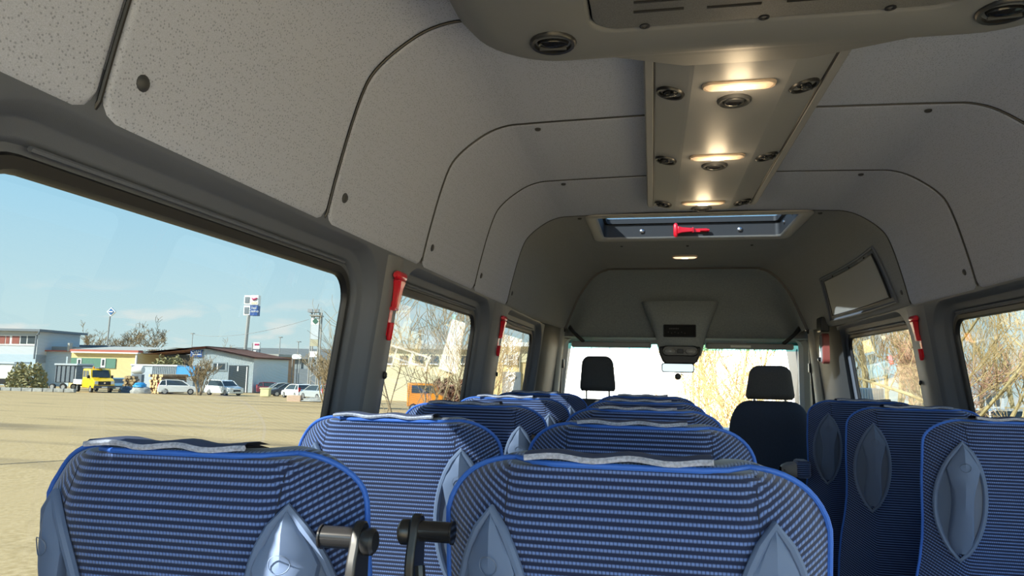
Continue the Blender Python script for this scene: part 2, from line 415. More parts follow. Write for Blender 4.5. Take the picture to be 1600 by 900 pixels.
# pillar covers (pale strips) between the windows, with a belt button each
def pillar(s, y0, y1, name, lab, btn=True):
    e = empty(name, (0, 0, 0), 0, lab, 'pillar'); e['kind'] = 'structure'; del e['category']
    mb = MB(); prof = [(y0, -.001), (y0+.012, .008), ((y0+y1)/2, .011), (y1-.012, .008), (y1, -.001)]
    mb.loft([[side_point(s, y, z, -d) for y, d in prof] for z in (.285, .2, .0, -.2, -.45)], closed=False)
    mb.build('cover', 'pillar_grey', e)
    if btn:
        x = xl(-.02)-.012
        button(s*x, y1-.02, E-.02, (-s, 0, 0), .010, 'black_plastic', e)
    return e
pillar(-1, 1.668, 1.772, 'trim_1', 'grey pillar strip behind the big left window')
pillar(-1, 2.915, 3.135, 'trim_2', 'grey pillar strip between the two far left windows')
pillar(1, 3.01, 3.19, 'trim_3', 'grey pillar strip between the two right windows')
# cab partition posts and B pillars
for s, nm in ((-1, 'trim_4'), (1, 'trim_5')):
    e = empty(nm, (0, 0, 0), 0, 'dark lined door pillar behind the cab seats, %s side' % ('left' if s < 0 else 'right')); e['kind'] = 'structure'
    mb = MB()
    poly = [(.87, 4.33), (.832, 4.40), (.815, 4.52), (.80, 4.66), (.81, 4.72), (.86, 4.74)]
    def pp(z): return [(s*(x-.135*(z-.2)*.9), y, E+z) for x, y in poly]
    mb.loft([pp(.31), pp(.2), pp(-.2), pp(-.9)], closed=True, cap0=True, cap1=True); mb.build('cover', 'dark_grey', e, angle=25)
    mb = MB()
    poly2 = [(.803, 4.655), (.785, 4.685), (.778, 4.74), (.79, 4.78), (.83, 4.78), (.83, 4.66)]
    mb.loft([[(s*(x-.135*(z-.2)*.6), y, E+z) for x, y in poly2] for z in (.33, .2, -.2, -.9)], True, True, True); mb.build('edge_trim', 'lining_light', e, angle=50)
    mb = MB(); mb.tube([(s*.79, 4.76, E+.24), (s*.80, 4.80, E+.1), (s*.815, 4.82, E-.15), (s*.82, 4.83, E-.5)], .012, 6); mb.build('seat_belt', 'dark_grey', e)
    mb = MB(); mb.box((s*.79, 4.765, E+.05), (.025, .03, .06)); mb.build('belt_anchor', 'black_plastic', e, bevel=.005)
    mb = MB(); mb.box((s*.775, 4.73, E+.29), (.02, .04, .045), Matrix.Rotation(.4, 3, 'X')); mb.build('belt_slot', 'black_plastic', e, bevel=.004)
# windscreen frame: header, A pillars, dashboard
wd = empty('window_9', (0, 0, 0), 0, 'wide front windscreen of the bus with teal shade band'); wd['kind'] = 'structure'
def wsp(x, t):   # t 0 top .. 1 bottom
    return Vector((x*lerp(.80, .93, t), 5.24+.72*t-.10*abs(x)**2, E+lerp(.21, -.42, t)))
g = MB(); rows = [[wsp(x/8, t) for x in range(-8, 9)] for t in (0.07, .5, 1)]; g.loft(rows, closed=False); g.build('pane', 'glass_clear', wd)
g = MB(); rows = [[wsp(x/8, t)+Vector((0, -.004, 0)) for x in range(-8, 9)] for t in (-.02, .07)]; g.loft(rows, closed=False); g.build('shade_band', 'glass_teal', wd)
for s in (-1, 1):
    mb = MB(); pth = [Vector((s*.80, 5.08, E+.27)), wsp(s, 0)+Vector((s*.035, 0, .02)), wsp(s, .5)+Vector((s*.04, 0, 0)), wsp(s, 1)+Vector((s*.05, 0, 0))]
    mb.tube(pth, [.05, .05, .05, .055], 8); mb.build('corner_post', 'lining_light', wd)
    mb = MB()     # cab door: frame, sill and glass
    mb.loft([[(s*(xl(z)+.02), y, E+z) for y, z in rect_match(4.60, 6.1, -1.24, .36, rrect(4.86, 5.75, -.40, .20, .08))],
             [(s*(xl(z)+.02), y, E+z) for y, z in rrect(4.86, 5.75, -.40, .20, .08)], [(s*(xl(z)+.05), y, E+z) for y, z in rrect(4.87, 5.74, -.39, .19, .08)]])
    mb.build('cab_door', 'dark_grey', wd, angle=30)
    g = MB(); lo = [(s*(xl(z)+.045), y, E+z) for y, z in rrect(4.86, 5.75, -.40, .20, .08)]; g.add(lo, [tuple(range(len(lo)))]); g.build('door_pane', 'glass_side', wd, smooth=False)
mb = MB()
mb.loft([[(x/8*.84, 5.05+.03*k-.08*abs(x/8)**2+(.12 if k else 0), E+z) for x in range(-8, 9)] for k, z in ((0, .245), (1, .235), (2, .205), (3, .215), (4, .30))], closed=False)
mb.build('header', 'cab_roof', wd)
mb = MB(); mb.loft([[(x/6*.95, 5.35-.1*abs(x/6), E+z) for x in range(-6, 7)] for z in (-.9, -.5)] + [[(x/6*.95, 5.42, E-.43) for x in range(-6, 7)], [(x/6*.95, 6.05, E-.43) for x in range(-6, 7)]], closed=False)
mb.build('dashboard', 'dark_grey', wd)
mb = MB(); mb.loft([[(x/6*.9, y, E+z-.05*abs(x/6)**2) for x in range(-6, 7)] for y, z in ((6.0, -.44), (6.3, -.56), (6.7, -.70), (6.78, -1.0))], closed=False)
mb.build('bonnet', mat('blue_paint', (.10, .25, .55), .25, coat=.6), wd)
MB().box((0, 5.9, E-.9), (1.9, .3, .9)).build('bulkhead', 'shell_dark', wd, smooth=False)
# ================================================================== ROOF FITTINGS
def round_vent(parent, c, r, nrm, twist=0, n=20):
    q = Vector(nrm).normalized().to_track_quat('Z', 'Y').to_matrix() @ Matrix.Rotation(twist, 3, 'Z')
    mb = MB(); mb.lathe([(r, -.004), (r, .003), (r*.93, .007), (r*.80, .006), (r*.76, -.002), (r*.2, -.004)], c, 'Z', n, rot=q)
    v = mb.build('air_vent', 'black_plastic', parent)
    c = Vector(c); mb = MB()
    mb.lathe([(r*.70, -.001), (r*.62, .006), (r*.35, .010), (r*.1, .011)], c, 'Z', n, sy=.55, rot=q); mb.build('nozzle', 'black_gloss', v)
    mb = MB(); mb.box(c+q @ Vector((0, r*.12, .010)), (r*1.15, r*.12, .006), q); mb.build('flap', 'dark_grey', v, bevel=.001)
    return v
# --- rear air conditioning unit
ac = empty('air_conditioner', (0, .5, E+.60), 0, 'big grey roof air conditioning unit at the top of the picture', 'air conditioner')
ac_z = E+.60
def acl(hx, y1, z, r, yb=-.45):
    return [(x, y, z) for x, y in rrect(-hx, hx, yb, y1, r, 10)]
def toloc(o_, pts): return [tuple(Vector(p)-o_.location) for p in pts]
mb = MB()
lp = [acl(.575, 1.415, E+.705, .16), acl(.56, 1.40, E+.675, .155), acl(.525, 1.355, E+.628, .15), acl(.505, 1.325, E+.610, .145), acl(.48, 1.30, E+.601, .13), acl(.46, 1.28, E+.5995, .12),
      acl(.305, 1.205, E+.5995, .05, -.3), acl(.300, 1.200, E+.603, .048, -.3), acl(.298, 1.198, E+.609, .047, -.3)]
mb.loft([toloc(ac, l) for l in lp], True, False, False); mb.build('housing', 'ac_plastic', ac, angle=45)
mb = MB(); mb.loft([toloc(ac, l) for l in (acl(.294, 1.194, E+.612, .045, -.3), acl(.294, 1.194, E+.603, .045, -.3), acl(.290, 1.190, E+.6005, .042, -.3))], True, False, True)
cover = mb.build('cover_panel', 'ac_cover', ac)
for x0, x1, y in ((-.223, -.141, 1.103), (-.224, -.142, 1.134), (-.105, -.019, 1.137), (-.223, -.141, 1.072), (-.105, -.019, 1.105), (.02, .10, 1.137), (.02, .10, 1.105)):
    mb = MB(); mb.box(((x0+x1)/2, y-.5, -.0005+.0), (x1-x0, .0045, .003)); mb.build('slot', 'gasket', cover, smooth=False)
for x in (-.206, -.008, .189):
    mb = MB(); mb.lathe([(.009, .004), (.009, -.001), (.005, -.001), (.004, .003)], (x, 1.187-.5, 0), 'Z', 14); mb.build('screw', 'black_plastic', cover)
for x in (-.372, .372): round_vent(ac, (x, 1.222-.5, -.0), .043, (0, 0, -1), .3*x)
# chamfered lip that meets the console
mb = MB(); mb.loft([toloc(ac, [(-.28, 1.318, E+.6095), (.28, 1.318, E+.6095)]), toloc(ac, [(-.24, 1.35, E+.6165), (.24, 1.35, E+.6165)]), toloc(ac, [(-.125, 1.475, E+.650), (.125, 1.475, E+.650)]), toloc(ac, [(-.12, 1.48, E+.66), (.12, 1.48, E+.66)])], closed=False)
mb.v += toloc(ac, [(-.30, 1.318, E+.66), (.30, 1.318, E+.66)]); mb.f += [(0, 2, 4, 6, 8), (1, 3, 5, 7, 9)]
mb.build('front_lip', 'ac_plastic', ac, smooth=False)
# --- long centre console with lamps and vents
con = empty('overhead_console', (0, 2.1, E+.69), 0, 'long grey ceiling console with lit reading lamps and round vents', 'ceiling console')
sec = [(-.212, .706), (-.212, .672), (-.208, .668), (-.192, .668), (-.188, .674), (-.112, .655), (-.104, .6535), (.104, .6535), (.112, .655), (.188, .674), (.192, .668), (.208, .668), (.212, .672), (.212, .706)]
def csec(y, k=1, up=0): return [(x*k, y-2.1, z-.69+up) for x, z in sec]
mb = MB(); mb.loft([csec(1.43), csec(2.83), csec(2.86, .985), csec(2.872, .95, .012), csec(2.874, .94, .03)], closed=False); mb.build('housing', 'console', con, smooth=False)
for s in (-1, 1):
    mb = MB(); mb.tube([(s*.1895, 1.43-2.1, -.0165), (s*.1895, 2.85-2.1, -.0165)], .0035, 6); mb.build('groove', 'gasket', con)
for y in (1.60, 2.145, 2.735):
    mb = MB(); z = .6535-.69
    mb.loft([[(x, yy, z+d) for x, yy in rrect(-.081+i, .081-i, y-2.1-.024+i, y-2.1+.024-i, .02, 6)] for i, d in ((0, .002), (0, -.003), (.003, -.006), (.006, -.005))], True); rim = mb.build('reading_lamp', 'lamp_bezel', con)
    mb = MB(); mb.loft([[(x, yy, z+d) for x, yy in rrect(-.075+i, .075-i, y-2.1-.018+i*.5, y-2.1+.018-i*.5, .015-i*.4, 6)] for i, d in ((0, -.004), (.006, -.008), (.02, -.009))], True, False, True); mb.build('lens', 'lamp_lens', rim)
    mb = MB(); mb.lathe([(.024, -.0075), (.02, -.0105), (.01, -.012)], (0, y-2.1, z), 'Z', 14, sx=1.1, sy=.55); mb.build('bulb', 'lamp_bulb', rim)
    ld = bpy.data.lights.new('lamp_light', 'POINT'); ld.energy = .15; ld.color = (1, .75, .45); ld.shadow_soft_size = .03
    lo = bpy.data.objects.new('lamp_light', ld); link(lo, rim); lo.location = (0, y-2.1, z-.03)
    mb = MB(); mb.lathe([(.040, .002), (.040, -.004), (.036, -.008), (.030, -.007), (.026, .0), (.022, -.008), (.010, -.011), (.003, -.012)], (0, y-2.1+.094, z), 'Z', 22); sp = mb.build('spot_nozzle', 'grey_plastic_dark' if False else 'dark_grey', con)
    mb = MB(); mb.lathe([(.021, -.008), (.016, -.012), (.006, -.014)], (0, y-2.1+.094, z), 'Z', 16, sy=.7); mb.build('spot_shade', 'black_gloss', sp)
    for s in (-1, 1):
        round_vent(con, (s*.150, y-2.1+.052, .6645-.69), .034, (s*.24, 0, -1), s*.8)
# --- roof hatch
ha = empty('roof_hatch', (0, 3.43, E+.70), 0, 'framed roof hatch with a strip of sky showing through its glass', 'roof hatch')
def hl(hx, y0, y1, z, r): return [(x, y-3.43, z-.70) for x, y in rrect(-hx, hx, y0, y1, r, 8)]
mb = MB(); mb.loft([hl(.492, 3.12, 3.745, .702, .05), hl(.492, 3.12, 3.745, .695, .05), hl(.486, 3.126, 3.739, .692, .045), hl(.452, 3.165, 3.700, .693, .03), hl(.446, 3.171, 3.694, .697, .028), hl(.440, 3.177, 3.690, .705, .026)]); mb.build('frame', 'lining_light', ha)
mb = MB(); mb.loft([hl(.440, 3.177, 3.690, .705, .026), hl(.438, 3.178, 3.689, .772, .024), hl(.425, 3.19, 3.676, .774, .02), hl(.425, 3.19, 3.676, .80, .02)]); mb.build('shaft', 'hatch_dark', ha)
mb = MB(); lo = hl(.43, 3.185, 3.68, .79, .02); mb.add(lo, [tuple(range(len(lo)))]); mb.build('pane', 'glass_top', ha, smooth=False)
for x in (-.244, .247):
    mb = MB(); mb.lathe([(.013, 0), (.013, -.004), (.008, -.009), (.002, -.010)], (x, 3.689-3.43, .735-.70), 'Y', 14); mb.build('bolt', 'steel', ha)
for y in (3.35, 3.55):
    mb = MB(); mb.lathe([(.010, 0), (.010, -.004), (.004, -.008)], (.438, y-3.43, .74-.70), 'X', 12); mb.build('bolt', 'steel', ha)
# --- red emergency hammers (head up, handle down); built along +Z, wall behind at +Y
def make_hammer(label):
    h = empty('emergency_hammer', (0, 0, 0), 0, label, 'hammer', 'red emergency hammers')
    mb = MB()
    mb.loft([[(x*w, y*d, z) for x, y in ((1, -1), (1, .6), (-1, .6), (-1, -1))] for w, d, z in ((.010, .009, -.005), (.0115, .010, .02), (.014, .012, .05), (.019, .014, .068), (.021, .015, .072))], True, True, True)
    mb.build('holder', 'red_plastic', h, bevel=.003)
    mb = MB(); mb.lathe([(.006, -.036), (.011, -.028), (.0125, -.022), (.0125, .026), (.009, .034), (.004, .038)], (0, -.002, .082), 'X', 14, sx=.9); mb.build('head', 'red_plastic', h)
    mb = MB(); mb.lathe([(.0055, -.046), (.0075, -.04), (.0075, -.005), (.0085, 0)], (-.002, 0, -.04), 'Z', 12); mb.build('grip', 'red_plastic', h)
    mb = MB(); mb.box((0, 0, -.004), (.026, .016, .008)); mb.build('collar', 'red_plastic', h, bevel=.001)
    mb = MB(); mb.box((0, .008, -.03), (.018, .004, .09)); mb.build('back_plate', 'red_plastic', h, smooth=False)
    return h
ham = make_hammer('red emergency hammer on the pillar beside the big left window')
def hpose(h, s, y, z, tilt=0):
    x = xl(z)-.018
    h.location = (s*x, y, E+z)
    h.rotation_euler = (0, math.radians(-7.5)*-s*1.0, -s*math.pi/2)
    h.rotation_euler = Matrix.Rotation(-s*math.radians(7.5), 4, 'Y').to_3x3().to_4x4().to_euler()
    h.matrix_world = Matrix.Translation((s*x, y, E+z)) @ Matrix.Rotation(-s*math.radians(7.5), 4, 'Y') @ Matrix.Rotation(-s*math.pi/2, 4, 'Z') @ Matrix.Rotation(tilt, 4, 'Y')
for h, s, y, z in ((ham, -1, 1.724, .155),):
    hpose(h, s, y, z)
h2 = copy_tree(ham); tag(h2, 'red emergency hammer on the pillar between the far left windows'); hpose(h2, -1, 3.05, .145)
h3 = copy_tree(ham); tag(h3, 'red emergency hammer on the pillar between the right windows'); hpose(h3, 1, 3.085, .155)
h4 = copy_tree(ham); tag(h4, 'red emergency hammer lying sideways in the roof hatch')
h4.matrix_world = Matrix.Translation((.01, 3.672, E+.733)) @ Matrix.Rotation(math.radians(-90), 4, 'Y')
# --- small lamp in the front headliner
cl = empty('ceiling_lamp', (0, 4.27, E+.70), 0, 'small lit oval lamp in the headliner ahead of the hatch', 'ceiling lamp')
mb = MB(); mb.loft([[(x, y, d) for x, y in rrect(-.075+i, .075-i, -.035+i, .035-i, .03, 6)] for i, d in ((0, .0), (0, -.010), (.004, -.014))], True); mb.build('bezel', 'lamp_bezel', cl)
mb = MB(); mb.loft([[(x, y, d) for x, y in rrect(-.070+i, .070-i, -.030+i, .030-i, .022, 6)] for i, d in ((0, -.010), (.01, -.018))], True, False, True); mb.build('lens', 'lamp_lens_dim', cl)
mb = MB(); mb.lathe([(.022, -.017), (.015, -.020)], (0, 0, 0), 'Z', 12, sy=.6); mb.build('bulb', 'lamp_bulb', cl)
# --- panel over the sliding door on the right
def surf_x(y, z):
    t = ss(3.5, 4.72, y); pr = [(lerp(a[0], b[0], t), lerp(a[1], b[1], t)) for a, b in zip(PROF, ARCH)]
    for a, b in zip(pr[:-1], pr[1:]):
        if b[1] <= z <= a[1] and a[1] != b[1]: return lerp(a[0], b[0], (a[1]-z)/(a[1]-b[1]))
    return pr[-1][0]+(pr[-1][1]-z)*.1
def march(px, py):
    d = ray(px, py); t = 1.5
    while t < 8:
        p = CAMP+d*t
        if p.x > surf_x(p.y, p.z-E): break
        t += .004
    return p.y, p.z-E
hp = empty('door_header_panel', (.75, 3.8, E+.35), 0, 'grey cover panel above the right sliding door window', 'cover panel')
def quad_patch(cs, inset, off, nu=10, nv=8, r=.0):
    (a, b, c, d) = cs; g_ = []
    for i in range(nv+1):
        row = []
        for j in range(nu+1):
            u, v = lerp(inset, 1-inset, j/nu), lerp(inset*1.6, 1-inset*1.6, i/nv)
            # round the corners a little
            y = lerp(lerp(a[0], b[0], u), lerp(d[0], c[0], u), v); z = lerp(lerp(a[1], b[1], u), lerp(d[1], c[1], u), v)
            row.append((surf_x(y, z)-off-.75, y-3.8, z-.35))
        g_.append(row)
    return g_
cs = [march(1285, 437), march(1366, 388), march(1403, 470), march(1301, 500)]
gq = quad_patch(cs, 0, .004); mb = MB(); mb.loft(gq, closed=False); mb.build('backing', 'lining', hp)
gq = quad_patch(cs, .06, .012); mb = MB(); mb.loft(gq, closed=False); mb.build('cover', 'lining_light', hp, angle=80)
def border(g_): return g_[0] + [r[-1] for r in g_[1:]] + list(reversed(g_[-1][:-1])) + [r[0] for r in reversed(g_[1:-1])]
mb = MB(); mb.tube(border(quad_patch(cs, .05, .009)), .004, 6, closed=True); mb.build('joint', 'gasket', hp)
mb = MB(); mb.tube(border(quad_patch(cs, -.01, .006)), .007, 6, closed=True); mb.build('rim', 'lining', hp)
for u in (.2, .5, .8):
    y = lerp(cs[0][0], cs[1][0], u); z = lerp(cs[0][1], cs[1][1], u)-.012
    mb = MB(); mb.lathe([(.006, 0), (.006, -.004), (.002, -.006)], (surf_x(y, z)-.006-.75, y-3.8, z-.35), 'X', 10); mb.build('button', 'black_plastic', hp)
# --- step lamp on the right door pillar
sl = empty('door_lamp', (.79, 4.33, E+.17), 0, 'clear lamp with reddish rim under a black box, right door pillar', 'lamp')
tl = Matrix.Rotation(-.135, 3, 'Y')
mb = MB(); mb.box((-.012, .02, .125), (.05, .10, .085)); mb.build('black_box', 'black_plastic', sl, bevel=.008)
mb = MB(); mb.loft([[(-.012-d, y, z) for y, z in rrect(-.035+i, .035-i, -.10+i, .075-i, .03, 6)] for i, d in ((0, -.02), (0, .012), (.006, .018))], True, True, False); mb.build('rim', mat('lamp_red', (.24, .06, .05), .3), sl)
mb = MB(); mb.loft([[(-.012-d, y, z) for y, z in rrect(-.029+i, .029-i, -.094+i, .069-i, .024, 6)] for i, d in ((0, .016), (.008, .024))], True, False, True); mb.build('lens', mat('lamp_clear', (.26, .25, .25), .15), sl)
mb = MB(); mb.lathe([(.012, 0), (.012, -.012), (.006, -.016)], (-.034, 0, -.075), 'X', 12); mb.build('switch', 'black_gloss', sl)
# ================================================================== CAB FITTINGS
pod = empty('overhead_pod', (0, 4.95, E+.3), 0, 'dark overhead pod with clock display above the windscreen', 'overhead pod')
mb = MB(); rows = []
for z, w, y in ((.50, .27, 5.0), (.44, .245, 4.96), (.36, .21, 4.935), (.28, .18, 4.92), (.21, .16, 4.915), (.15, .148, 4.93), (.12, .14, 4.96)):
    rows.append([(x*w, y-4.95+.06*abs(x)**4+(.07 if abs(x) == 1 else 0), z-.3) for x in (-1, -.93, -.8, -.5, 0, .5, .8, .93, 1)])
mb.loft(rows, closed=False); mb.build('housing', 'cab_roof', pod, angle=60)
mb = MB(); mb.loft([[(x, -.035-d, z) for x, z in rrect(-.118+i, .098-i, -.056+i, .028-i, .006, 3)] for i, d in ((0, -.02), (0, .012), (.006, .014), (.008, .006))], True); dsp = mb.build('clock_bezel', 'black_plastic', pod)
mb = MB(); mb.box((-.01, -.040, -.014), (.20, .004, .07)); mb.build('clock_screen', 'screen_dark', dsp, smooth=False)
for i, (x, z, w, h_) in enumerate([(-.075+.011*k, .006, .008, .008) for k in range(6)] + [(-.085+.022*k, -.018-.006*(k % 2), .006, .006) for k in range(6)]):
    mb = MB(); mb.box((x, -.0425, z-.005), (w, .002, h_)); mb.build('clock_mark', 'dark_grey', dsp, smooth=False)
mb = MB(); mb.loft([[(x, y_-.04-d, z) for x, z in rrect(-.128+i, .112-i, -.185+i, -.115-i, .03, 6)] for i, d, y_ in ((0, -.03, 0), (0, .01, 0), (.006, .018, 0))], True, False, True); li = mb.build('light_cluster', 'black_plastic', pod)
for x in (-.075, .06):
    mb = MB(); mb.lathe([(.036, 0), (.034, -.008), (.02, -.013), (.006, -.014)], (x, -.057, -.152), 'Y', 16, sy=.62); mb.build('map_lamp', mat('lamp_glassy', (.3, .3, .29), .1), li)
mb = MB(); mb.box((-.008, -.062, -.152), (.04, .012, .03)); mb.build('switch', 'dark_grey', li, bevel=.003)
mir = empty('rear_view_mirror', (0, 4.93, E+.05), 0, 'black rear view mirror hanging below the overhead pod', 'mirror')
mb = MB(); mb.loft([[(x*w-.01, y, z) for x, y in ((-1, -.03), (1, -.03), (1, .05), (-1, .05))] for z, w in ((.13, .14), (.08, .135), (.03, .115), (.01, .09))], True, True, True); mb.build('base', 'dark_grey', mir, bevel=.012)
mb = MB(); mb.loft([[(x, -.045-d, z) for x, z in rrect(-.132+i, .082-i, -.045+i, .018-i, .016, 5)] for i, d in ((.01, -.025), (0, 0), (.004, .006), (.006, .004))], True, True, False); mb.build('housing', 'black_plastic', mir)
mb = MB(); lo = [(x, -.0505, z) for x, z in rrect(-.126, .076, -.039, .012, .012, 5)]; mb.add(lo, [tuple(range(len(lo)))]); mb.build('mirror_glass', mat('mirror', (.30, .32, .34), .05, metal=1), mir, smooth=False)
mb = MB(); mb.lathe([(.02, .0), (.022, -.02), (.016, -.028), (.004, -.03)], (-.024, -.01, -.072), 'Y', 12); mb.tube([(-.024, .0, -.05), (-.024, -.005, -.07)], .006, 6); mb.build('sensor', 'black_plastic', mir)
mb = MB(); mb.tube([(-.005, -.02, -.055), (.012, -.03, -.062)], .003, 5); mb.build('stalk', 'black_plastic', mir)
def visor(x0, x1, lab, card):
    v = empty('sun_visor', ((x0+x1)/2, 4.985, E+.19), 0, lab, 'sun visor', 'grey sun visors')
    w = (x1-x0)/2; mb = MB()
    mb.loft([[(x, y, lerp(-.021, .021, q)+.03*y) for x, y in rrect(-w+i, w-i, -.02+i, .12-i, .03, 6)] for q, i in ((0, .008), (.2, .0), (.8, 0), (1, .008))], True, True, True); mb.build('board', 'lining_light', v)
    mb = MB(); mb.tube([(-w+.02, .10, .012), (w-.02, .10, .012)], .006, 6); mb.build('hinge_rod', 'dark_grey', v)
    if card:
        mb = MB(); mb.box((-.06, -.0235, -.003), (.13, .003, .016)); mb.build('label_strip', mat('paper', (.85, .83, .75), .7), v, smooth=False)
visor(-.755, -.198, 'grey sun visor on the driver side, left of the overhead pod', 0)
visor(.168, .735, 'grey sun visor with pale strip, right of the overhead pod', 1)
def grab(s, lab):
    gq_ = empty('grab_handle', (s*.74, 4.98, E+.26), 0, lab, 'grab handle', 'cab grab handles')
    mb = MB(); mb.tube([(s*.045, 0, .07), (s*.03, -.03, .055), (-s*.005, -.035, .01), (-s*.05, -.03, -.03), (-s*.07, .0, -.05)], [.015, .016, .013, .013, .014], 8); mb.build('bar', 'black_plastic', gq_)
    mb = MB(); mb.box((s*.045, .01, .08), (.03, .03, .04)); mb.build('mount', 'black_plastic', gq_, bevel=.006)
grab(-1, 'black grab handle in the upper left corner of the cab'); grab(1, 'black grab handle in the upper right corner of the cab')
# ================================================================== PASSENGER SEATS
ST = 1.240-.105                    # top of the back cushion above the floor
HWL = [(.11, .2165), (.14, .217), (.19, .215), (.25, .212), (.30, .212), (.36, .217), (.43, .227), (.52, .233), (.72, .235)]
def hw(t):
    if t < .11: return .13+.0865*math.sqrt(max(0, 1-max(0, 1-t/.07)**2))
    for a, b in zip(HWL[:-1], HWL[1:]):
        if a[0] <= t <= b[0]: return lerp(a[1], b[1], (t-a[0])/(b[0]-a[0]))
    return HWL[-1][1]
LEAN = .19
def back_pt(x, t, off=0):
    """point on the rear (camera side) face of a seat back; off > 0 stands proud of it"""
    u = min(1, abs(x)/hw(max(t, 0)))
    b = max(0, (u-.50)/.50)
    y = LEAN*t + .075*b**1.8*ss(-.01, .05, t) + .030*(1-ss(0, .075, t)) + .045*b**3*(1-ss(-.01, .05, t))
    y += .004*math.exp(-((abs(x)-.135)/.010)**2)*ss(0, .03, t)*(1-ss(.1, .2, t))
    return Vector((x, y-off, ST-t))
def seat_uv(co):
    t = ST-co.z; return (co.x, t + .62*max(0, abs(co.x)-.135) + .0)
def make_seat(label, hinge=0, arm=False):
    s = empty('passenger_seat', (0, 0, 0), 0, label, 'seat')
    mb = MB(); rows = []
    ts = [.11*(k/14)**2.2 for k in range(15)] + [.14, .19, .25, .30, .36, .43, .52, .62, .72]
    us = [-1, -.985, -.95, -.9, -.82, -.72, -.64, -.60, -.55, -.4, -.2, 0, .2, .4, .55, .60, .64, .72, .82, .9, .95, .985, 1]
    for t in ts: rows.append([back_pt(u*hw(t), t) for u in us])
    mb.loft(rows, closed=False); mb.build('back_panel', 'fabric', s, uv=seat_uv, angle=80)
    outl = [(-hw(t), t) for t in reversed(ts)] + [(hw(0)*k/5, 0) for k in range(-4, 5)] + [(hw(t), t) for t in ts]
    # front cushion
    def ol(gx_, grow, yo): return [Vector((x*(1-gx_), back_pt(x, t).y+yo, ST-t+grow*.55*max(0, 1-t/.2))) for x, t in outl]
    mb = MB(); mb.loft([ol(0, 0, 0), ol(.03, .010, .010), ol(.09, .014, .026), ol(.16, .010, .044), ol(.25, -.02, .058), ol(.35, -.08, .066), ol(.6, -.25, .070)], closed=False)
    # close the front by a strip between the mirrored sides
    k = len(outl); base = 6*k
    for i in range(k//2-1): mb.f.append((base+i, base+i+1, base+k-2-i, base+k-1-i))
    mb.build('back_cushion', 'fabric', s, uv=seat_uv, angle=80)
    path = [back_pt(x, t, .001)+Vector((.001*(1 if x > 0 else -1), 0, .002)) for x, t in outl]
    mb = MB(); mb.tube(path, .0034, 8); mb.build('piping', 'piping', s)
    for sd_ in (-1, 1):
        mb = MB(); mb.tube([back_pt(sd_*.135, t, -.0003) for t in (.004, .02, .04, .06, .08, .1)], .0012, 5); mb.build('seam', 'seam_thread', s)
        # lens-shaped recessed grab handle
        hx, t0, t1 = sd_*.150, .050, .335
        def hpnt(a, q, off): return back_pt(hx+a, lerp(t0, t1, q), off)
        def wv(q): return .046*(max(0, 1-(2*q-1)**2))**.82
        qs = [k_/14 for k_ in range(15)]
        rimp = [hpnt(-wv(q), q, .007) for q in qs] + [hpnt(wv(q), q, .007) for q in reversed(qs[1:-1])]
        mb = MB(); mb.tube(rimp, .0058, 8, closed=True); hd = mb.build('handle', 'grey_plastic', s)
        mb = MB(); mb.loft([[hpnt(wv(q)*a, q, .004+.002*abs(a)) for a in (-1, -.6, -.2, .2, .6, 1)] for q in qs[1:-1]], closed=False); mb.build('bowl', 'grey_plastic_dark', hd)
        # arched grip bar with a ridge down its middle
        def gw(q): return lerp(.033, .017, ss(.12, .5, q)) if q < .5 else lerp(.017, .024, ss(.5, .95, q))
        mb = MB(); rows = []
        for q in [.015, .03, .05, .09, .16, .22, .3, .4, .5, .6, .7, .8, .88, .94]:
            w_ = min(gw(q), max(.004, wv(q)-.004)); o_ = .004+.021*math.sin(math.pi*min(1, max(0, (q+.01)/1.02)))**.7
            rows.append([hpnt(-w_, q, .004), hpnt(-w_, q, o_-.004), hpnt(-w_*.8, q, o_), hpnt(0, q, o_+.004), hpnt(w_*.8, q, o_), hpnt(w_, q, o_-.004), hpnt(w_, q, .004)])
        mb.loft(rows, closed=False); mb.build('grip', 'grey_plastic', hd, angle=30)
        mb = MB(); mb.tube([hpnt(.0105*math.cos(a*math.pi/8), .2+.0105*math.sin(a*math.pi/8)/(t1-t0), .0268-.0028*abs(math.cos(a*math.pi/8))) for a in range(16)], .0006, 4, closed=True); mb.build('button_ring', 'grey_plastic_dark', hd)
    # loose protective flap on the crest
    mb = MB(); rows = []; rnd = random.Random(hash(label) & 0xff if False else len(label))
    ph = rnd.random()*6
    for j, (y, z) in enumerate(((.028, .0075), (.034, .0105), (.06, .010), (.085, .004))):
        rows.append([Vector((x/8*.102-.012, y+.004*math.sin(x*1.1+ph), ST+z+.0018*math.sin(x*.9+ph))) for x in range(-8, 9)])
    mb.loft(rows, closed=False); mb.loft([[p+Vector((0, 0, .004)) for p in r] for r in rows], closed=False); fl = mb.build('flap', 'flap', s)
    mb = MB(); mb.tube([p+Vector((0, -.001, .002)) for p in rows[0]], .0036, 6); mb.build('flap_edge', 'flap_edge', fl)
    # cushion, frame and legs
    mb = MB(); mb.loft([[(x, y, z) for x, y in rrect(-.22+i, .22-i, .14+i, .60-i, .06, 5)] for z, i in ((.34, .02), (.35, 0), (.42, 0), (.445, .02), (.45, .07))], True, True, True); mb.build('seat_cushion', 'fabric', s, uv=lambda c: (c.x, c.y))
    mb = MB(); mb.box((0, .36, .32), (.40, .40, .03)); mb.build('seat_frame', 'dark_grey', s, smooth=False)
    for lx in (-.17, .17):
        
        for ya, yb in ((.22, .18), (.50, .53)):
            mb = MB(); mb.tube([(lx, ya, .33), (lx, yb, .0)], .018, 8); mb.build('leg', 'dark_grey', s)
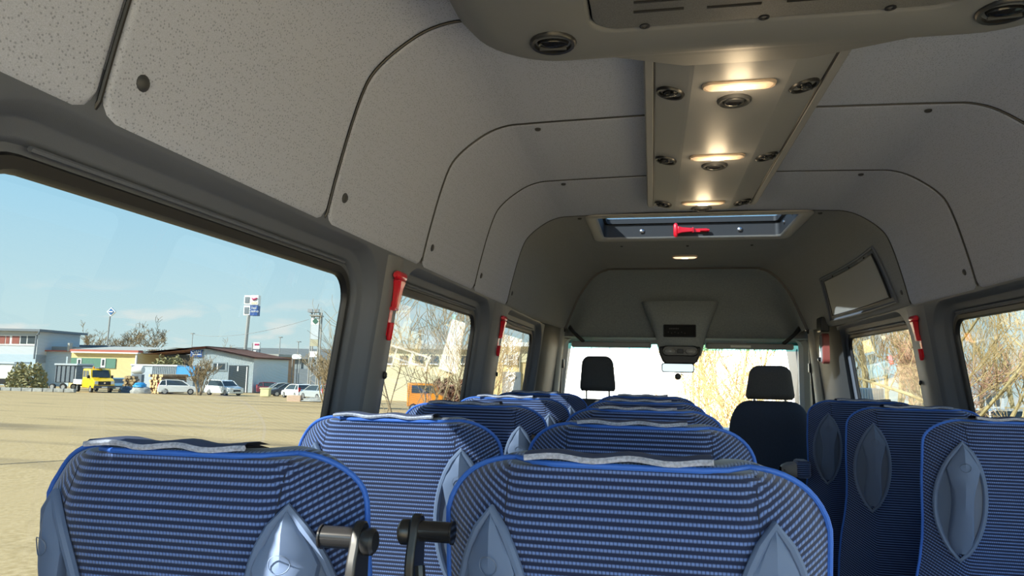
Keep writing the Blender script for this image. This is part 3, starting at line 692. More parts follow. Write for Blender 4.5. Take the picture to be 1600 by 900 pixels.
    if hinge:
        h_ = hinge; hy = .042; hz_ = ST-.082; dx_ = -.005 if hinge > 0 else .010
        mb = MB(); mb.lathe([(.0135, .188), (.0135, .190), (.0118, .191), (.0118, .228)] if h_ > 0 else [(.0118, -.228), (.0118, -.191), (.0135, -.190), (.0135, -.188)], (h_*dx_, hy, hz_), 'X', 20)
        hg = mb.build('armrest_pivot', 'black_gloss', s)
        mb = MB(); pr_ = [(.013, .238), (.0145, .240), (.0145, .249), (.011, .252)]; mb.lathe(pr_ if h_ > 0 else [(a, -b) for a, b in reversed(pr_)], (h_*dx_, hy-.001, hz_-.002), 'X', 20); mb.build('end_cap', 'black_plastic', hg)
        mb = MB(); poly = [(-.015, -.003), (-.013, .006), (-.007, .015), (.0, .019), (.009, .018), (.015, .012), (.018, .003), (.018, -.02), (.016, -.15), (-.020, -.15), (-.022, -.06), (-.025, -.036), (-.021, -.018)]
        mb.prism(poly, lambda a, b, d: (h_*(d+dx_), hy+a, hz_+b), .227, .238); mb.build('bracket', 'black_plastic', hg, bevel=.0025)
        mb = MB(); mb.tube([(h_*.231, hy-.018, hz_-.034), (h_*.227, hy-.024, hz_-.055), (h_*.233, hy-.02, hz_-.09)], .006, 8); mb.build('stop', 'black_plastic', hg)
    if arm:
        mb = MB(); mb.box((-.245, .09, ST-.28), (.055, .10, .07)); a_ = mb.build('armrest', 'fabric', s, bevel=.012, uv=lambda c: (c.x, c.z))
        mb = MB(); mb.loft([[(-.272-d, .09+y, ST-.285+z) for y, z in rrect(-.045+i, .045-i, -.03+i, .03-i, .02, 4)] for d, i in ((0, 0), (.03, .004), (.05, .012), (.058, .02))], True, True, True); mb.build('armrest_end', 'pillar_grey', a_)
    return s
def clone(src, loc, label, rz=0, group=None):
    c = copy_tree(src); c.location = loc; c['label'] = label; c.rotation_euler = (0, 0, rz)
    return c
ROWY = [.72, 1.305, 1.92, 2.49, 3.08]; ROWC = [.765, 1.335, 1.90, 2.44, 2.98]
GL, GC, GR = 'window seats in the left column', 'aisle seats in the left block', 'single seats on the right'
XL_, XC_, XR_ = -.694, -.222, .645
lw = make_seat('blue ribbed seat back nearest the camera, under the big left window', 1); lw.location = (XL_-.045, ROWY[0]-.01, 0); lw['group'] = GL
ls = ['sunlit seat back at the left windows, second from the camera', 'half shaded seat back at the left windows, third from the camera',
      'seat back at the left windows, fourth from the camera with pale flap', 'farthest small seat back at the left wall, before the driver seat']
for y, lb in zip(ROWY[1:], ls): clone(lw, (XL_-(.011 if y < 3 else 0), y, 0), lb)
cw = make_seat('bright blue seat back in the lower middle, nearest beside the aisle', -1); cw.location = (XC_, ROWC[0], 0); cw['group'] = GC
ls = ['dark blue seat back directly behind the lower middle one', 'aisle seat back third in line, only its rounded top showing', 'aisle seat back fourth in line, a thin sliver below the farthest', 'farthest aisle seat back in line under the windscreen']
for y, lb in zip(ROWC[1:], ls): clone(cw, (XC_, y, 0), lb)
rw = make_seat('shaded single seat back at the right edge with grey oval handle', 0); rw.location = (XR_+.045, 1.89, 0); rw['group'] = GR
clone(rw, (XR_+.022, 2.51, 0), 'shaded single seat back, middle one of the three on the right')
r3 = make_seat('shaded single seat back on the right, farthest, beside the front passenger seat', 0, True); r3.location = (XR_+.018, 3.10, 0); r3['group'] = GR
# --- cab seats with headrests
def cab_seat(name, lab, x, y, zt, w, hrw, hrh, gap, mt, taper=.75):
    s = empty(name, (x, y, 0), 0, lab, 'seat', 'cab seats')
    def sl(w0, w1, z0, z1, th, rr, yb, tt):
        rows = []
        for k in range(23):
            q = 1-(1-k/22)**1.5; z = lerp(z0, z1, q)
            e = 1-abs(2*q-1)**6*0
            top = math.sqrt(max(0, 1-max(0, (q-1+rr)/rr)**2.2)) if q > 1-rr else 1
            bot = math.sqrt(max(.2, 1-max(0, (rr*.6-q)/(rr*.6))**2.2)) if q < rr*.6 else 1
            ww = lerp(w0, w1, q)*max(.55, (.55+.45*top))*(.80+.2*bot); dd = th*max(.35, top)*bot
            rows.append([(xx*ww, yb+yy*dd-(z-zt)*.18, z) for xx, yy in [(math.copysign(abs(math.cos(a))**.45, math.cos(a)), math.copysign(abs(math.sin(a))**.75, math.sin(a))) for a in [2*math.pi*j/24+.13 for j in range(24)]]])
        mb = MB(); mb.loft(rows, True, True, True); return mb
    sl(w*1.02, w*.80, .45, zt, .06, .22, .02, 0).build('backrest', mt, s, angle=70)
    z0 = zt+gap
    sl(hrw, hrw*taper, z0, z0+hrh, .05, .25, .02, 0).build('headrest', 'cab_fabric', s, angle=70)
    for k in (-1, 1):
        mb = MB(); mb.tube([(k*hrw*.62, .02, zt-.06), (k*hrw*.62, .02-.18*gap, z0+.03)], .006, 8); mb.build('headrest_post', 'steel', s)
    mb = MB(); mb.loft([[(xx, yy, z) for xx, yy in rrect(-w+i, w-i, .02+i, .52-i, .08, 5)] for z, i in ((.33, .02), (.36, 0), (.46, 0), (.49, .03))], True, True, True); mb.build('seat_cushion', mt, s)
    mb = MB(); mb.box((0, .26, .165), (w*1.5, .4, .33)); mb.build('seat_box', 'dark_grey', s, smooth=False)
    mb = MB(); pa = [(-w*.93, -.045+.02, zt-.62), (-w*.90, -.04, zt-.3), (-w*.82, -.045, zt-.12), (-w*.55, -.05, zt-.02)]
    return s
cab_seat('driver_seat', 'grey driver seat with rounded headrest, left in front of the windscreen', -.54, 4.62, E-.175, .235, .118, .225, .05, 'cab_fabric', .82)
cab_seat('front_passenger_seat', 'dark front passenger seat with tall headrest, right of the windscreen centre', .425, 4.0, E-.138, .245, .128, .180, .008, 'cab_fabric_navy', .78)
# ================================================================== OUTSIDE
def ground_mat():
    mt = mat('gravel', (.5, .42, .28), .95, spec=.1); t = mt.node_tree; b = t.nodes['Principled BSDF']
    co = t.nodes.new('ShaderNodeTexCoord')
    def nz_(sc, mpv=None, det=6):
        n = t.nodes.new('ShaderNodeTexNoise'); n.inputs['Scale'].default_value = sc; n.inputs['Detail'].default_value = det
        if mpv:
            q = t.nodes.new('ShaderNodeMapping'); q.inputs['Scale'].default_value = mpv; q.inputs['Rotation'].default_value = (0, 0, YAW); t.links.new(co.outputs['Object'], q.inputs[0]); t.links.new(q.outputs[0], n.inputs[0])
        else: t.links.new(co.outputs['Object'], n.inputs[0])
        return n.outputs[0]
    def mixc(fac, a, c):
        x = t.nodes.new('ShaderNodeMix'); x.data_type = 'RGBA'; t.links.new(fac, x.inputs[0])
        for i, q in ((6, a), (7, c)):
            if isinstance(q, tuple): x.inputs[i].default_value = (*q, 1)
            else: t.links.new(q, x.inputs[i])
        return x.outputs[2]
    def mr(o_, a, b_):
        r = t.nodes.new('ShaderNodeMapRange'); r.inputs[1].default_value = a; r.inputs[2].default_value = b_; t.links.new(o_, r.inputs[0]); return r.outputs[0]
    c1 = mixc(mr(nz_(14, None, 8), .35, .65), (.41, .295, .145), (.55, .41, .225))
    c2 = mixc(mr(nz_(.5, (.12, 1.1, 1)), .52, .66), c1, (.28, .21, .12))      # faint worn wheel tracks
    c3 = mixc(mr(nz_(.25), .45, .7), c2, (.49, .36, .19))
    t.links.new(c3, b.inputs['Base Color'])
ground_mat()
mb = MB(); gx = [-220, -60, 0, 60, 220]; gy = [-60, 0, 60, 260]
mb.loft([[(x, y, ground_z(x, y)) for x in gx] for y in gy], closed=False)
tag(mb.build('ground', 'gravel', smooth=False), 'pale sandy gravel yard around the bus', kind='structure')
def ghit(px, py):
    d = ray(px, py); n = Vector((.007, .0235, 1)); k = (E-1.95-(CAMP.z+.007*CAMP.x+.0235*CAMP.y))/d.dot(n); return CAMP+d*k
mb = MB(); pa, pb = ghit(-120, 733), ghit(520, 694); d_ = (pb-pa).normalized(); w_ = d_.cross(ZV)*.035
mb.add([pa-w_+ZV*.004, pb-w_+ZV*.004, pb+w_+ZV*.004, pa+w_+ZV*.004], [(0, 1, 2, 3)])
tag(mb.build('ground_joint', mat('tar', (.07, .06, .05), .9), smooth=False), 'dark tar joint line across the gravel', kind='structure')
def root(name, px, D, lab, cat, group=None, rz=0):
    p = at_depth(px, 580, D); e = empty(name, (p.x, p.y, ground_z(p.x, p.y)), YAW+rz, lab, cat, group)
    e['D'] = D; e['px'] = px; return e
def lx(e, px): return (px-e['px'])*e['D']*.993/F
def lz(e, py, px=None): return at_depth(px if px is not None else e['px'], py, e['D']).z-e.location.z
def pbox(e, nm, mt, px0, px1, py0, py1, y0=0, y1=.1, parent=None, bevel=0, foot=False):
    mb = MB(); pm = (px0+px1)/2; z1 = lz(e, py0, pm); z0 = 0 if foot else lz(e, py1, pm)
    mb.box(((lx(e, px0)+lx(e, px1))/2, (y0+y1)/2, (z0+z1)/2), (lx(e, px1)-lx(e, px0), y1-y0, z1-z0))
    return mb.build(nm, mt, parent or e, smooth=False, bevel=bevel)
mat('clad_grey', (.52, .56, .60), .6); mat('clad_white', (.62, .68, .70), .6); mat('clad_blue', (.42, .52, .60), .6)
mat('render_yellow', (.72, .56, .28), .8); mat('render_cream', (.70, .63, .42), .8); mat('roof_grey', (.42, .41, .37), .8); mat('roof_brown', (.30, .15, .10), .7)
mat('fascia_red', (.45, .13, .09), .7); mat('win_green', (.13, .26, .20), .3); mat('win_dark', (.06, .075, .085), .15); mat('win_red', (.30, .10, .08), .4)
mat('white_frame', (.82, .82, .80), .5); mat('hall_dark', (.16, .19, .22), .7); mat('hall_mid', (.26, .30, .32), .7); mat('orange_clad', (.52, .29, .16), .7); mat('blue_clad', (.05, .19, .40), .6)
mat('metal_pole', (.32, .32, .31), .5); mat('sign_blue', (.03, .09, .30), .4); mat('sign_white', (.85, .85, .83), .4); mat('sign_diamond', (.04, .16, .38), .4)
mat('rubber', (.02, .02, .02), .8); mat('car_glass', (.04, .055, .065), .08); mat('headlamp', (.7, .72, .74), .1); mat('tail_lamp', (.5, .02, .02), .2); mat('hub', (.45, .45, .46), .35, metal=.6)
mat('car_white', (.80, .82, .82), .25, coat=.5); mat('car_silver', (.52, .57, .60), .3, metal=.3, coat=.5); mat('car_yellow', (.85, .55, .01), .3, coat=.5); mat('car_blue', (.12, .24, .32), .3, coat=.5)
mat('car_dark', (.05, .06, .08), .25, coat=.5); mat('car_maroon', (.20, .03, .05), .3, coat=.5); mat('car_orange', (.65, .24, .02), .4); mat('car_red', (.5, .05, .05), .3, coat=.4)
mat('wood_end', (.72, .50, .24), .8, noise=.3, nscale=6); mat('wood_bark', (.34, .22, .12), .9, noise=.3, nscale=5); mat('tarp_blue', (.03, .28, .60), .45); mat('stone_grey', (.33, .33, .31), .9, noise=.3, nscale=3); mat('tank_white', (.75, .76, .74), .5)
mat('bark', (.30, .235, .15), .9, noise=.3, nscale=5); mat('twig', (.30, .225, .13), .9); mat('twig_gold', (.33, .24, .11), .9); mat('twig_red', (.34, .2, .13), .9); mat('twig_front', (.24, .16, .065), .9); mat('trunk_yellow', (.38, .31, .16), .9, noise=.35, nscale=4)
mat('leaf_olive', (.30, .27, .13), .9, noise=.3, nscale=3); mat('leaf_green', (.25, .36, .10), .8)
# ---- buildings on the left
b = root('office_building', 0, 92, 'two storey grey clad office block with window row, far left', 'building')
pbox(b, 'wall', 'clad_grey', -60, 54, 517, 566, 0, 9); pbox(b, 'lower_wall', 'clad_blue', -60, 54, 553, 566, -.05, 9, foot=True); pbox(b, 'roof', 'hall_dark', -60, 63, 513.5, 517, -.9, 9.5)
pbox(b, 'window_band', 'white_frame', -20, 52, 523.5, 539.5, -.08, .1)
for x0, x1, mt_ in ((-18, -8, 'win_dark'), (-6, 3.5, 'win_red'), (5, 10.5, 'win_red'), (14.5, 26, 'win_red'), (28, 37, 'win_dark'), (39, 50, 'win_dark')):
    w_ = pbox(b, 'window', mt_, x0, x1, 525, 537, -.12, .05)
mb = MB(); mb.tube([(lx(b, 62), -.8, lz(b, 517)), (lx(b, 61), -.8, lz(b, 521)), (lx(b, 54), -.3, lz(b, 523)), (lx(b, 53.5), -.3, lz(b, 560))], .12, 6); mb.build('downpipe', 'hall_dark', b)
b = root('low_shed', 82, 94, 'low pale blue shed beside the grey office block', 'building')
pbox(b, 'wall', 'clad_blue', 54, 108.5, 548, 566, 0, 8, foot=True); pbox(b, 'upper_roof', 'roof_grey', 54, 108.5, 541, 548, 1.0, 10); pbox(b, 'fascia', 'fascia_red', 54, 108.5, 547.2, 549, -.4, 1.0); pbox(b, 'roof_edge', 'hall_dark', 54, 108.5, 535.5, 540.5, 9, 14); pbox(b, 'chimney', 'roof_grey', 105.5, 108.5, 536, 549, -.5, .2)
b = root('yellow_hall', 162, 93, 'long yellow workshop hall with green windows and red fascia', 'building')
pbox(b, 'wall', 'render_yellow', 109.5, 214, 550, 592, 0, 12, foot=True); pbox(b, 'gutter', 'white_frame', 112, 216, 550, 552, -.5, .2); pbox(b, 'fascia', 'fascia_red', 109.5, 216, 546.5, 550, -.4, .8)
mb = MB(); mb.loft([[(lx(b, x), y, z) for x in (109.5, 216)] for y, z in ((-.4, lz(b, 546.6)), (10, lz(b, 538.5)), (22, lz(b, 537)))], closed=False); mb.build('roof', 'roof_grey', b, smooth=False)
gw_ = pbox(b, 'window_band', 'win_green', 110, 180, 559.5, 575, -.10, .1)
for x0 in (120, 157.5):
    w_ = pbox(b, 'window', 'white_frame', x0, x0+7, 560, 574.5, -.16, 0); pbox(b, 'pane', 'win_dark', x0+2, x0+5, 562, 571, -.2, 0, parent=w_)
pbox(b, 'corner_pipe', 'white_frame', 211.5, 213.5, 551, 583, -.3, -.05)
b = root('canopy_shed', 258, 95, 'open shed with brown sloping roof beside the yellow hall', 'building')
pbox(b, 'back_wall', 'hall_dark', 221, 300, 553, 592, 5, 9, foot=True); pbox(b, 'post', 'white_frame', 221, 224, 553, 592, 0, .5, foot=True)
mb = MB(); mb.loft([[(lx(b, 220), y, lz(b, 550.5, 218)) for y in (-1, 9)], [(lx(b, 326), y, lz(b, 541, 326)) for y in (-1, 9)], [(lx(b, 326), y, lz(b, 543.5, 326)) for y in (-1, 9)], [(lx(b, 220), y, lz(b, 554, 218)) for y in (-1, 9)]], closed=False); mb.build('roof', 'roof_brown', b, smooth=False)
b = root('white_workshop', 345, 90, 'pale corrugated gable workshop with brown eaves and dark doorway', 'building')
poly = [(lx(b, 300), 0), (lx(b, 396), 0), (lx(b, 396), lz(b, 559, 396)), (lx(b, 322), lz(b, 544, 322)), (lx(b, 300), lz(b, 546.5, 300))]
mb = MB(); mb.prism(poly, lambda a, c, d: (a, d, c), 0, 14); mb.build('wall', 'clad_white', b, smooth=False)
for k in range(48):
    x = lerp(lx(b, 301), lx(b, 395), k/47); px_ = 301+94*k/47; zt = lz(b, 545.5+max(0, (px_-322))*.2, px_)
    mb = MB(); mb.box((x, -.03, zt/2), (.06, .06, zt)); mb.build('cladding_rib', 'clad_white', b, smooth=False)
for (xa, ya, xb, yb) in ((318, 541.5, 400, 558), (296, 544.5, 322, 541.5)):
    mb = MB(); mb.loft([[(lx(b, xa), y, lz(b, ya, xa)) for y in (-.7, 14)], [(lx(b, xb), y, lz(b, yb, xb)) for y in (-.7, 14)], [(lx(b, xb), y, lz(b, yb+2.6, xb)) for y in (-.7, 14)], [(lx(b, xa), y, lz(b, ya+2.6, xa)) for y in (-.7, 14)]], True, False, False); mb.add([], []); mb.build('eaves', 'roof_brown', b, smooth=False)
w_ = pbox(b, 'window', 'hall_mid', 332.5, 355, 566, 579.5, -.15, .1)
for x0, x1 in ((334, 339.5), (341, 351)): pbox(b, 'pane', 'win_dark', x0, x1, 568, 577, -.2, 0, parent=w_)
pbox(b, 'window_bar', 'white_frame', 339.5, 341, 568, 578, -.22, 0, parent=w_)
d_ = pbox(b, 'doorway', 'win_dark', 358, 388, 571, 603, -.12, .1, foot=True); pbox(b, 'door_leaf', 'white_frame', 371, 373, 572, 580, -.16, 0, parent=d_); pbox(b, 'door_post', 'white_frame', 385.5, 387, 573, 603, -.16, 0, parent=d_, foot=True)
sg = pbox(b, 'sign_board', 'sign_blue', 297, 315.5, 546.5, 557.5, -.25, -.1)
text_mesh('sign_text', 'OAM', .55, 'sign_white', b, (lx(b, 306), -.28, lz(b, 550, 306)), (math.pi/2, 0, 0), .01)
pbox(b, 'sign_line', 'sign_white', 301, 314, 553.5, 554.5, -.27, -.2, parent=sg)
b = root('orange_building', 416, 105, 'flat roofed orange building with blue lower panels', 'building')
pbox(b, 'wall', 'orange_clad', 397, 434, 557, 592, 0, 8, foot=True); pbox(b, 'roof', 'roof_grey', 394, 437, 553, 557, -.8, 8.5); pbox(b, 'blue_base', 'blue_clad', 399, 431, 576, 590, -.12, .1, foot=True); pbox(b, 'blue_panel', 'blue_clad', 424, 431, 568.5, 576, -.12, .1)
b = root('grey_warehouse', 460, 150, 'very long dark grey warehouse along the horizon', 'building')
pbox(b, 'wall', 'hall_mid', 385, 640, 561, 577, 0, 20, foot=True); pbox(b, 'roof_band', 'hall_dark', 300, 640, 545, 561, -1, 20); pbox(b, 'dark_base', 'hall_dark', 385, 640, 577, 590, -.3, 1, foot=True)  # base strip in the darker hall grey along the wall foot
for k in range(9): pbox(b, 'wall_post', 'hall_dark', 400+k*14, 401+k*14, 561, 577, -.3, 0)
# ---- signs and masts
def pole(e, px0, py0, px1=None, r=.12, mt='metal_pole', nm='pole', y=0):
    mb = MB(); mb.tube([(lx(e, px0), y, 0), (lx(e, px1 if px1 else px0), y, lz(e, py0, px0))], r, 8); return mb.build(nm, mt, e)
b = root('diamond_sign', 163, 120, 'blue and white diamond sign on a thin pole, far left', 'sign'); pole(b, 163, 494, 164.5, .13)
c_ = (lx(b, 166), 0, lz(b, 487, 166)); kk = 120/F
for nm, sz, mt_, y0, y1 in (('board', 6.8, 'sign_white', -.1, .25), ('blue_field', 5.0, 'sign_diamond', -.16, -.05)):
    mb = MB(); mb.prism([(-sz*kk, 0), (0, -sz*kk*1.02), (sz*kk, 0), (0, sz*kk*1.02)], lambda a, c, d: (c_[0]+a, d, c_[2]+c), y0, y1); mb.build(nm, mt_, b, smooth=False)
mb = MB(); mb.box((c_[0], -.19, c_[2]), (6.6*kk, .04, 1.8*kk)); mb.build('white_bar', 'sign_white', b, smooth=False)
b = root('tower_sign', 380, 125, 'tall pole with stacked white and blue sign boxes', 'sign', rz=0); pole(b, 379, 492, 383, .30)
for nm, y0, y1, mt_ in (('upper_box', 461, 476, 'sign_white'), ('lower_box', 477, 493, 'sign_blue')):
    bx_ = pbox(b, nm, mt_, 384.5, 396.5, y0, y1, 0, 1.3); 
    sd_ = pbox(b, 'side_frame', 'sign_white', 374.5, 384.4, y0+.3, y1-.6, 0, 1.2); pbox(b, 'louvre', 'hall_dark', 376, 382.5, y0+3, y1-3, -.1, .3, parent=sd_)
for k, tx in enumerate(('Saal', 'Casino')): text_mesh('sign_text', tx, .62, 'sign_white', b, (lx(b, 390.5), -.04, lz(b, 481+k*5, 390.5)), (math.pi/2, 0, 0), .01)
mb = MB(); mb.tube([(lx(b, x), -.05, lz(b, y, 390)) for x, y in ((386.5, 465.5), (389, 468), (392, 467), (395, 465.5))], [.08, .2, .22, .1], 6); mb.build('red_swoosh', mat('swoosh', (.5, .05, .15), .4), b)
pbox(b, 'yellow_strip', mat('sign_tan', (.75, .65, .42), .5), 386, 395, 472, 474.5, -.06, .02)
b = root('small_sign', 397, 118, 'small white and grey sign above the workshop eaves', 'sign'); pole(b, 392, 536, r=.12)
pbox(b, 'board', 'sign_white', 393.5, 403.5, 535, 545, -.1, .4); pbox(b, 'lower_board', 'hall_dark', 393.5, 403.5, 545.5, 553, -.1, .4); pbox(b, 'red_mark', MATS['swoosh'], 395.5, 402.5, 537, 539.5, -.16, 0); pbox(b, 'white_mark', 'sign_white', 394.5, 398.5, 547.5, 550, -.16, 0)
b = root('light_mast', 488, 80, 'lattice advertising mast with floodlights, beside the window edge', 'mast')
for x in (482, 494.5):
    pole(b, x, 488, x+.8, .09, nm='leg', y=0); pole(b, x, 488, x+.8, .09, nm='leg', y=.9)
for i, (y0, y1, mt_) in enumerate(((497, 507.5, 'sign_white'), (508, 530, 'clad_grey'), (530.5, 541, mat('poster', (.45, .42, .30), .6)), (549, 558, 'sign_white'))):
    pbox(b, 'panel', mt_, 483, 495, y0, y1, -.15, -.05)
mb = MB(); q = (lx(b, 489.3), -.2, lz(b, 502, 489)); mb.prism([(.26*math.cos(a*math.pi/4)*(1 if a % 2 else 1.25), .26*math.sin(a*math.pi/4)*(1 if a % 2 else 1.25)) for a in range(8)], lambda a, c, d: (q[0]+a, d, q[2]+c), -.2, -.1); mb.build('green_emblem', mat('emblem', (.05, .14, .10), .5), b, smooth=False)
pbox(b, 'platform', 'metal_pole', 481, 497, 492, 494, -.5, 1.3); pbox(b, 'rail', 'metal_pole', 481, 498, 488.5, 489.5, -.5, -.4)
for x in (478.5, 488.5): pbox(b, 'floodlight', 'hub', x, x+7, 483.5, 488.5, -.7, -.2)
for k in range(5):
    mb = MB(); z0, z1 = lz(b, 600-k*9, 488), lz(b, 591-k*9, 488); a_, c_ = (lx(b, 482.3), lx(b, 494.7)) if k % 2 else (lx(b, 494.7), lx(b, 482.3)); mb.tube([(a_, 0, max(0, z0)), (c_, 0, z1)], .05, 5); mb.build('brace', 'metal_pole', b)
for px_, py_, D_, lab in ((435, 527, 122, 'thin street lamp behind the orange building'), (464, 534, 112, 'thin street lamp right of the orange building'), (297, 521, 140, 'thin mast carrying the wire above the workshop')):
    b = root('street_lamp', px_, D_, lab, 'street lamp'); pole(b, px_, py_, r=.07)
    mb = MB(); mb.box((.15, -.3, lz(b, py_)), (.5, .9, .12)); mb.build('lamp_head', 'metal_pole', b, smooth=False)
b = root('oval_sign', 462, 100, 'white rounded lettering board on two posts before the warehouse', 'sign')
for x in (456, 467): pole(b, x, 558, r=.06)
mb = MB(); mb.loft([[(x, y, z) for x, z in rrect(lx(b, 455), lx(b, 470), lz(b, 561), lz(b, 553.5), .3, 5)] for y in (-.1, .1)], True, True, True); mb.build('board', 'sign_white', b, smooth=False)
# the wire runs from the thin mast behind the workshop to the advertising mast
b = empty('overhead_wire', (0, 0, 0), 0, 'thin overhead wire sagging across the sky between two masts', 'wire')
wa, wb = at_depth(297, 521.5, 140), at_depth(482.5, 499, 80); wa.y -= .02
mb = MB(); mb.tube([wa.lerp(wb, k/12)-ZV*(1.1*4*(k/12)*(1-k/12)) for k in range(13)], .03, 4); mb.build('cable', 'metal_pole', b)
# ---- vehicles
def wheels(e, L, W, r, xs):
    for x in xs:
        for y in (-1, 1):
            mb = MB(); mb.lathe([(r, -.1), (r, .1)], (x, y*(W/2-.1), r), 'Y', 16); w_ = mb.build('wheel', 'rubber', e)
            mb = MB(); mb.lathe([(r*.62, -.112), (r*.62, .112), (r*.2, .115)], (x, y*(W/2-.1), r), 'Y', 12); mb.build('hubcap', 'hub', w_)
def car(px_, D, lab, colour, L=4.0, W=1.7, H=1.45, rz=0, style='hatch', group=None, name='car'):
    e = root(name, px_, D, lab, 'car', group, rz); h = H
    lo = [(-L/2, .35*h), (-L/2+.04, .22), (L/2-.05, .22), (L/2, .34*h), (L/2-.06, .50*h), (L*.27, .62*h), (-L/2+.06, .64*h)]
    roof = {'hatch': [(-.47, .62), (-.40, .95), (-.30, 1), (.0, .985), (.10, .93), (.29, .61)], 'sedan': [(-.36, .62), (-.22, .96), (-.1, 1), (.02, .985), (.12, .92), (.29, .61)], 'suv': [(-.48, .62), (-.46, .96), (-.40, 1), (.05, .985), (.12, .93), (.26, .61)]}[style]
    f_ = lambda a, c, d: (a, d, c)
    mb = MB(); mb.prism(lo, f_, -W/2, W/2); mb.build('body', colour, e, bevel=.07, seg=2)
    rows = []
    for d, k in ((-W/2+.05, 0), (-W/2+.22, 1), (W/2-.22, 1), (W/2-.05, 0)): rows.append([(a*L*(1 if k == 0 else .995), d, (c if k else min(c, .62))*h if False else (lerp(.60, c, k))*h) for a, c in roof])
    mb = MB(); mb.loft([[(a*L, -W/2+.03+(c-.6)*.42, c*h) for a, c in roof], [(a*L, W/2-.03-(c-.6)*.42, c*h) for a, c in roof]], True, True, True); mb.build('cabin_glass', 'car_glass', e, smooth=False)
    mb = MB(); top = [r_ for r_ in roof if r_[1] > .9]
    mb.prism([(a*L, c*h+.012) for a, c in top]+[(a*L, c*h-.05) for a, c in reversed(top)], f_, -W/2+.16, W/2-.16); mb.build('roof', colour, e, smooth=False)
    for sd_ in (-1, 1):
        for a, c in ((0, 1), (2 if style == 'sedan' else 1, 0), (4, 5)):
            p, q = (roof[1], roof[0]) if c == 1 else ((roof[4], roof[5]) if c == 5 else (roof[2], (roof[2][0]+.02, .6)))
            mb = MB(); fy = lambda cc: sd_*(W/2-.025-(cc-.6)*.42); mb.tube([(p[0]*L, fy(p[1]), p[1]*h), (q[0]*L, fy(q[1]), q[1]*h)], .045, 5); mb.build('window_post', colour, e)
        mb = MB(); mb.box((L/2-.08, sd_*(W/2-.25), .47*h), (.12, .32, .14)); mb.build('headlight', 'headlamp', e, smooth=False)
        mb = MB(); mb.box((-L/2+.05, sd_*(W/2-.16), .62*h), (.12, .2, .30*h)); mb.build('tail_light', 'tail_lamp', e, smooth=False)
    mb = MB(); mb.box((L/2-.03, 0, .33*h), (.08, W*.5, .16)); mb.build('grille', 'rubber', e, smooth=False)
    mb = MB(); mb.box((L/2+.015, 0, .25*h), (.02, .5, .11)); mb.build('number_plate', 'sign_white', e, smooth=False)
    wheels(e, L, W, .31, (-L*.31, L*.32)); return e
car(280, 73, 'white hatchback seen from behind beside the log pile', 'car_white', 3.75, 1.65, 1.5, .42)
car(352, 75, 'white people carrier in front of the pale workshop', 'car_white', 4.2, 1.75, 1.6, -.55, 'suv')
car(188, 81, 'small blue grey car tucked behind the yellow pickup', 'car_blue', 3.8, 1.65, 1.45, -1.1)
for i, (px_, D, c_, rz, st_, lab) in enumerate(((428, 91, 'car_maroon', .3, 'hatch', 'maroon car half hidden behind the row by the orange building'), (440, 85, 'car_silver', -2.6, 'sedan', 'silver car first in the parked row'), (452, 79, 'car_dark', -2.7, 'hatch', 'dark car with red lamps, second in the parked row'),
        (466, 73, 'car_white', 2.3, 'hatch', 'white small car in the parked row left of the mast'), (498, 70, 'car_silver', 2.4, 'hatch', 'silver car in the parked row right of the mast'), (513, 85, 'car_red', 2.6, 'hatch', 'red car at the end of the parked row by the window frame'))):
    car(px_, D, lab, c_, 4.0, 1.68, 1.45, rz, st_, 'parked cars at the yard edge')
# yellow crew cab pickup
e = root('pickup_truck', 149, 72, 'yellow crew cab pickup truck with white drop side bed', 'truck', None, -.72)
f_ = lambda a, c, d: (a, d, c)
mb = MB(); mb.prism([(-.55, .45), (2.55, .45), (2.75, .62), (2.72, 1.15), (2.3, 1.38), (1.75, 1.45), (1.35, 2.25), (1.1, 2.36), (-.45, 2.36), (-.55, 2.25)], f_, -.95, .95); cb = mb.build('cab', 'car_yellow', e, bevel=.06)
for sd_ in (-1, 1):
    for a, b_ in ((-.38, .28), (.42, 1.0)):
        mb = MB(); mb.prism([(a, 1.5), (b_+(.45 if a > 0 else 0), 1.5), (b_+(.08 if a > 0 else 0), 2.15), (a, 2.15)], f_, sd_*.93, sd_*.965); mb.build('side_window', 'car_glass', e, smooth=False)
    mb = MB(); mb.box((2.70, sd_*.72, 1.0), (.12, .3, .3)); mb.build('headlight', 'headlamp', e, smooth=False)
    mb = MB(); mb.box((1.5, sd_*1.08, 1.55), (.12, .2, .3)); mb.build('wing_mirror', 'rubber', e, smooth=False)
mb = MB(); mb.loft([[(1.80, y, 1.48) for y in (-.82, .82)], [(1.40, y, 2.20) for y in (-.74, .74)]], closed=False); mb.v = [(x+.03, y, z+.02) for x, y, z in mb.v]; mb.build('windscreen', 'car_glass', e, smooth=False)
mb = MB(); mb.box((2.76, 0, .95), (.06, 1.1, .36)); mb.build('grille', 'rubber', e, smooth=False)
mb = MB(); mb.box((2.74, 0, .58), (.16, 1.86, .26)); mb.build('bumper', 'car_dark', e, bevel=.04)
mb = MB(); mb.lathe([(.09, 0), (.09, .02)], (2.785, 0, .97), 'X', 12); mb.build('badge', 'chrome', e)
mb = MB(); mb.box((2.83, 0, .56), (.02, .5, .11)); mb.build('number_plate', 'sign_white', e, smooth=False)
mb = MB(); mb.box((-1.75, 0, .62), (2.4, 1.0, .16)); mb.build('chassis', 'rubber', e, smooth=False)
mb = MB(); mb.box((-1.75, 0, .80), (2.35, 1.98, .08)); bd = mb.build('bed', 'sign_white', e, smooth=False)
for c_, d_ in (((-1.75, -.98, 1.02), (2.35, .05, .42)), ((-1.75, .98, 1.02), (2.35, .05, .42)), ((-2.92, 0, 1.02), (.05, 1.98, .42))):
    mb = MB(); mb.box(c_, d_); mb.build('side_board', 'sign_white', bd, smooth=False)
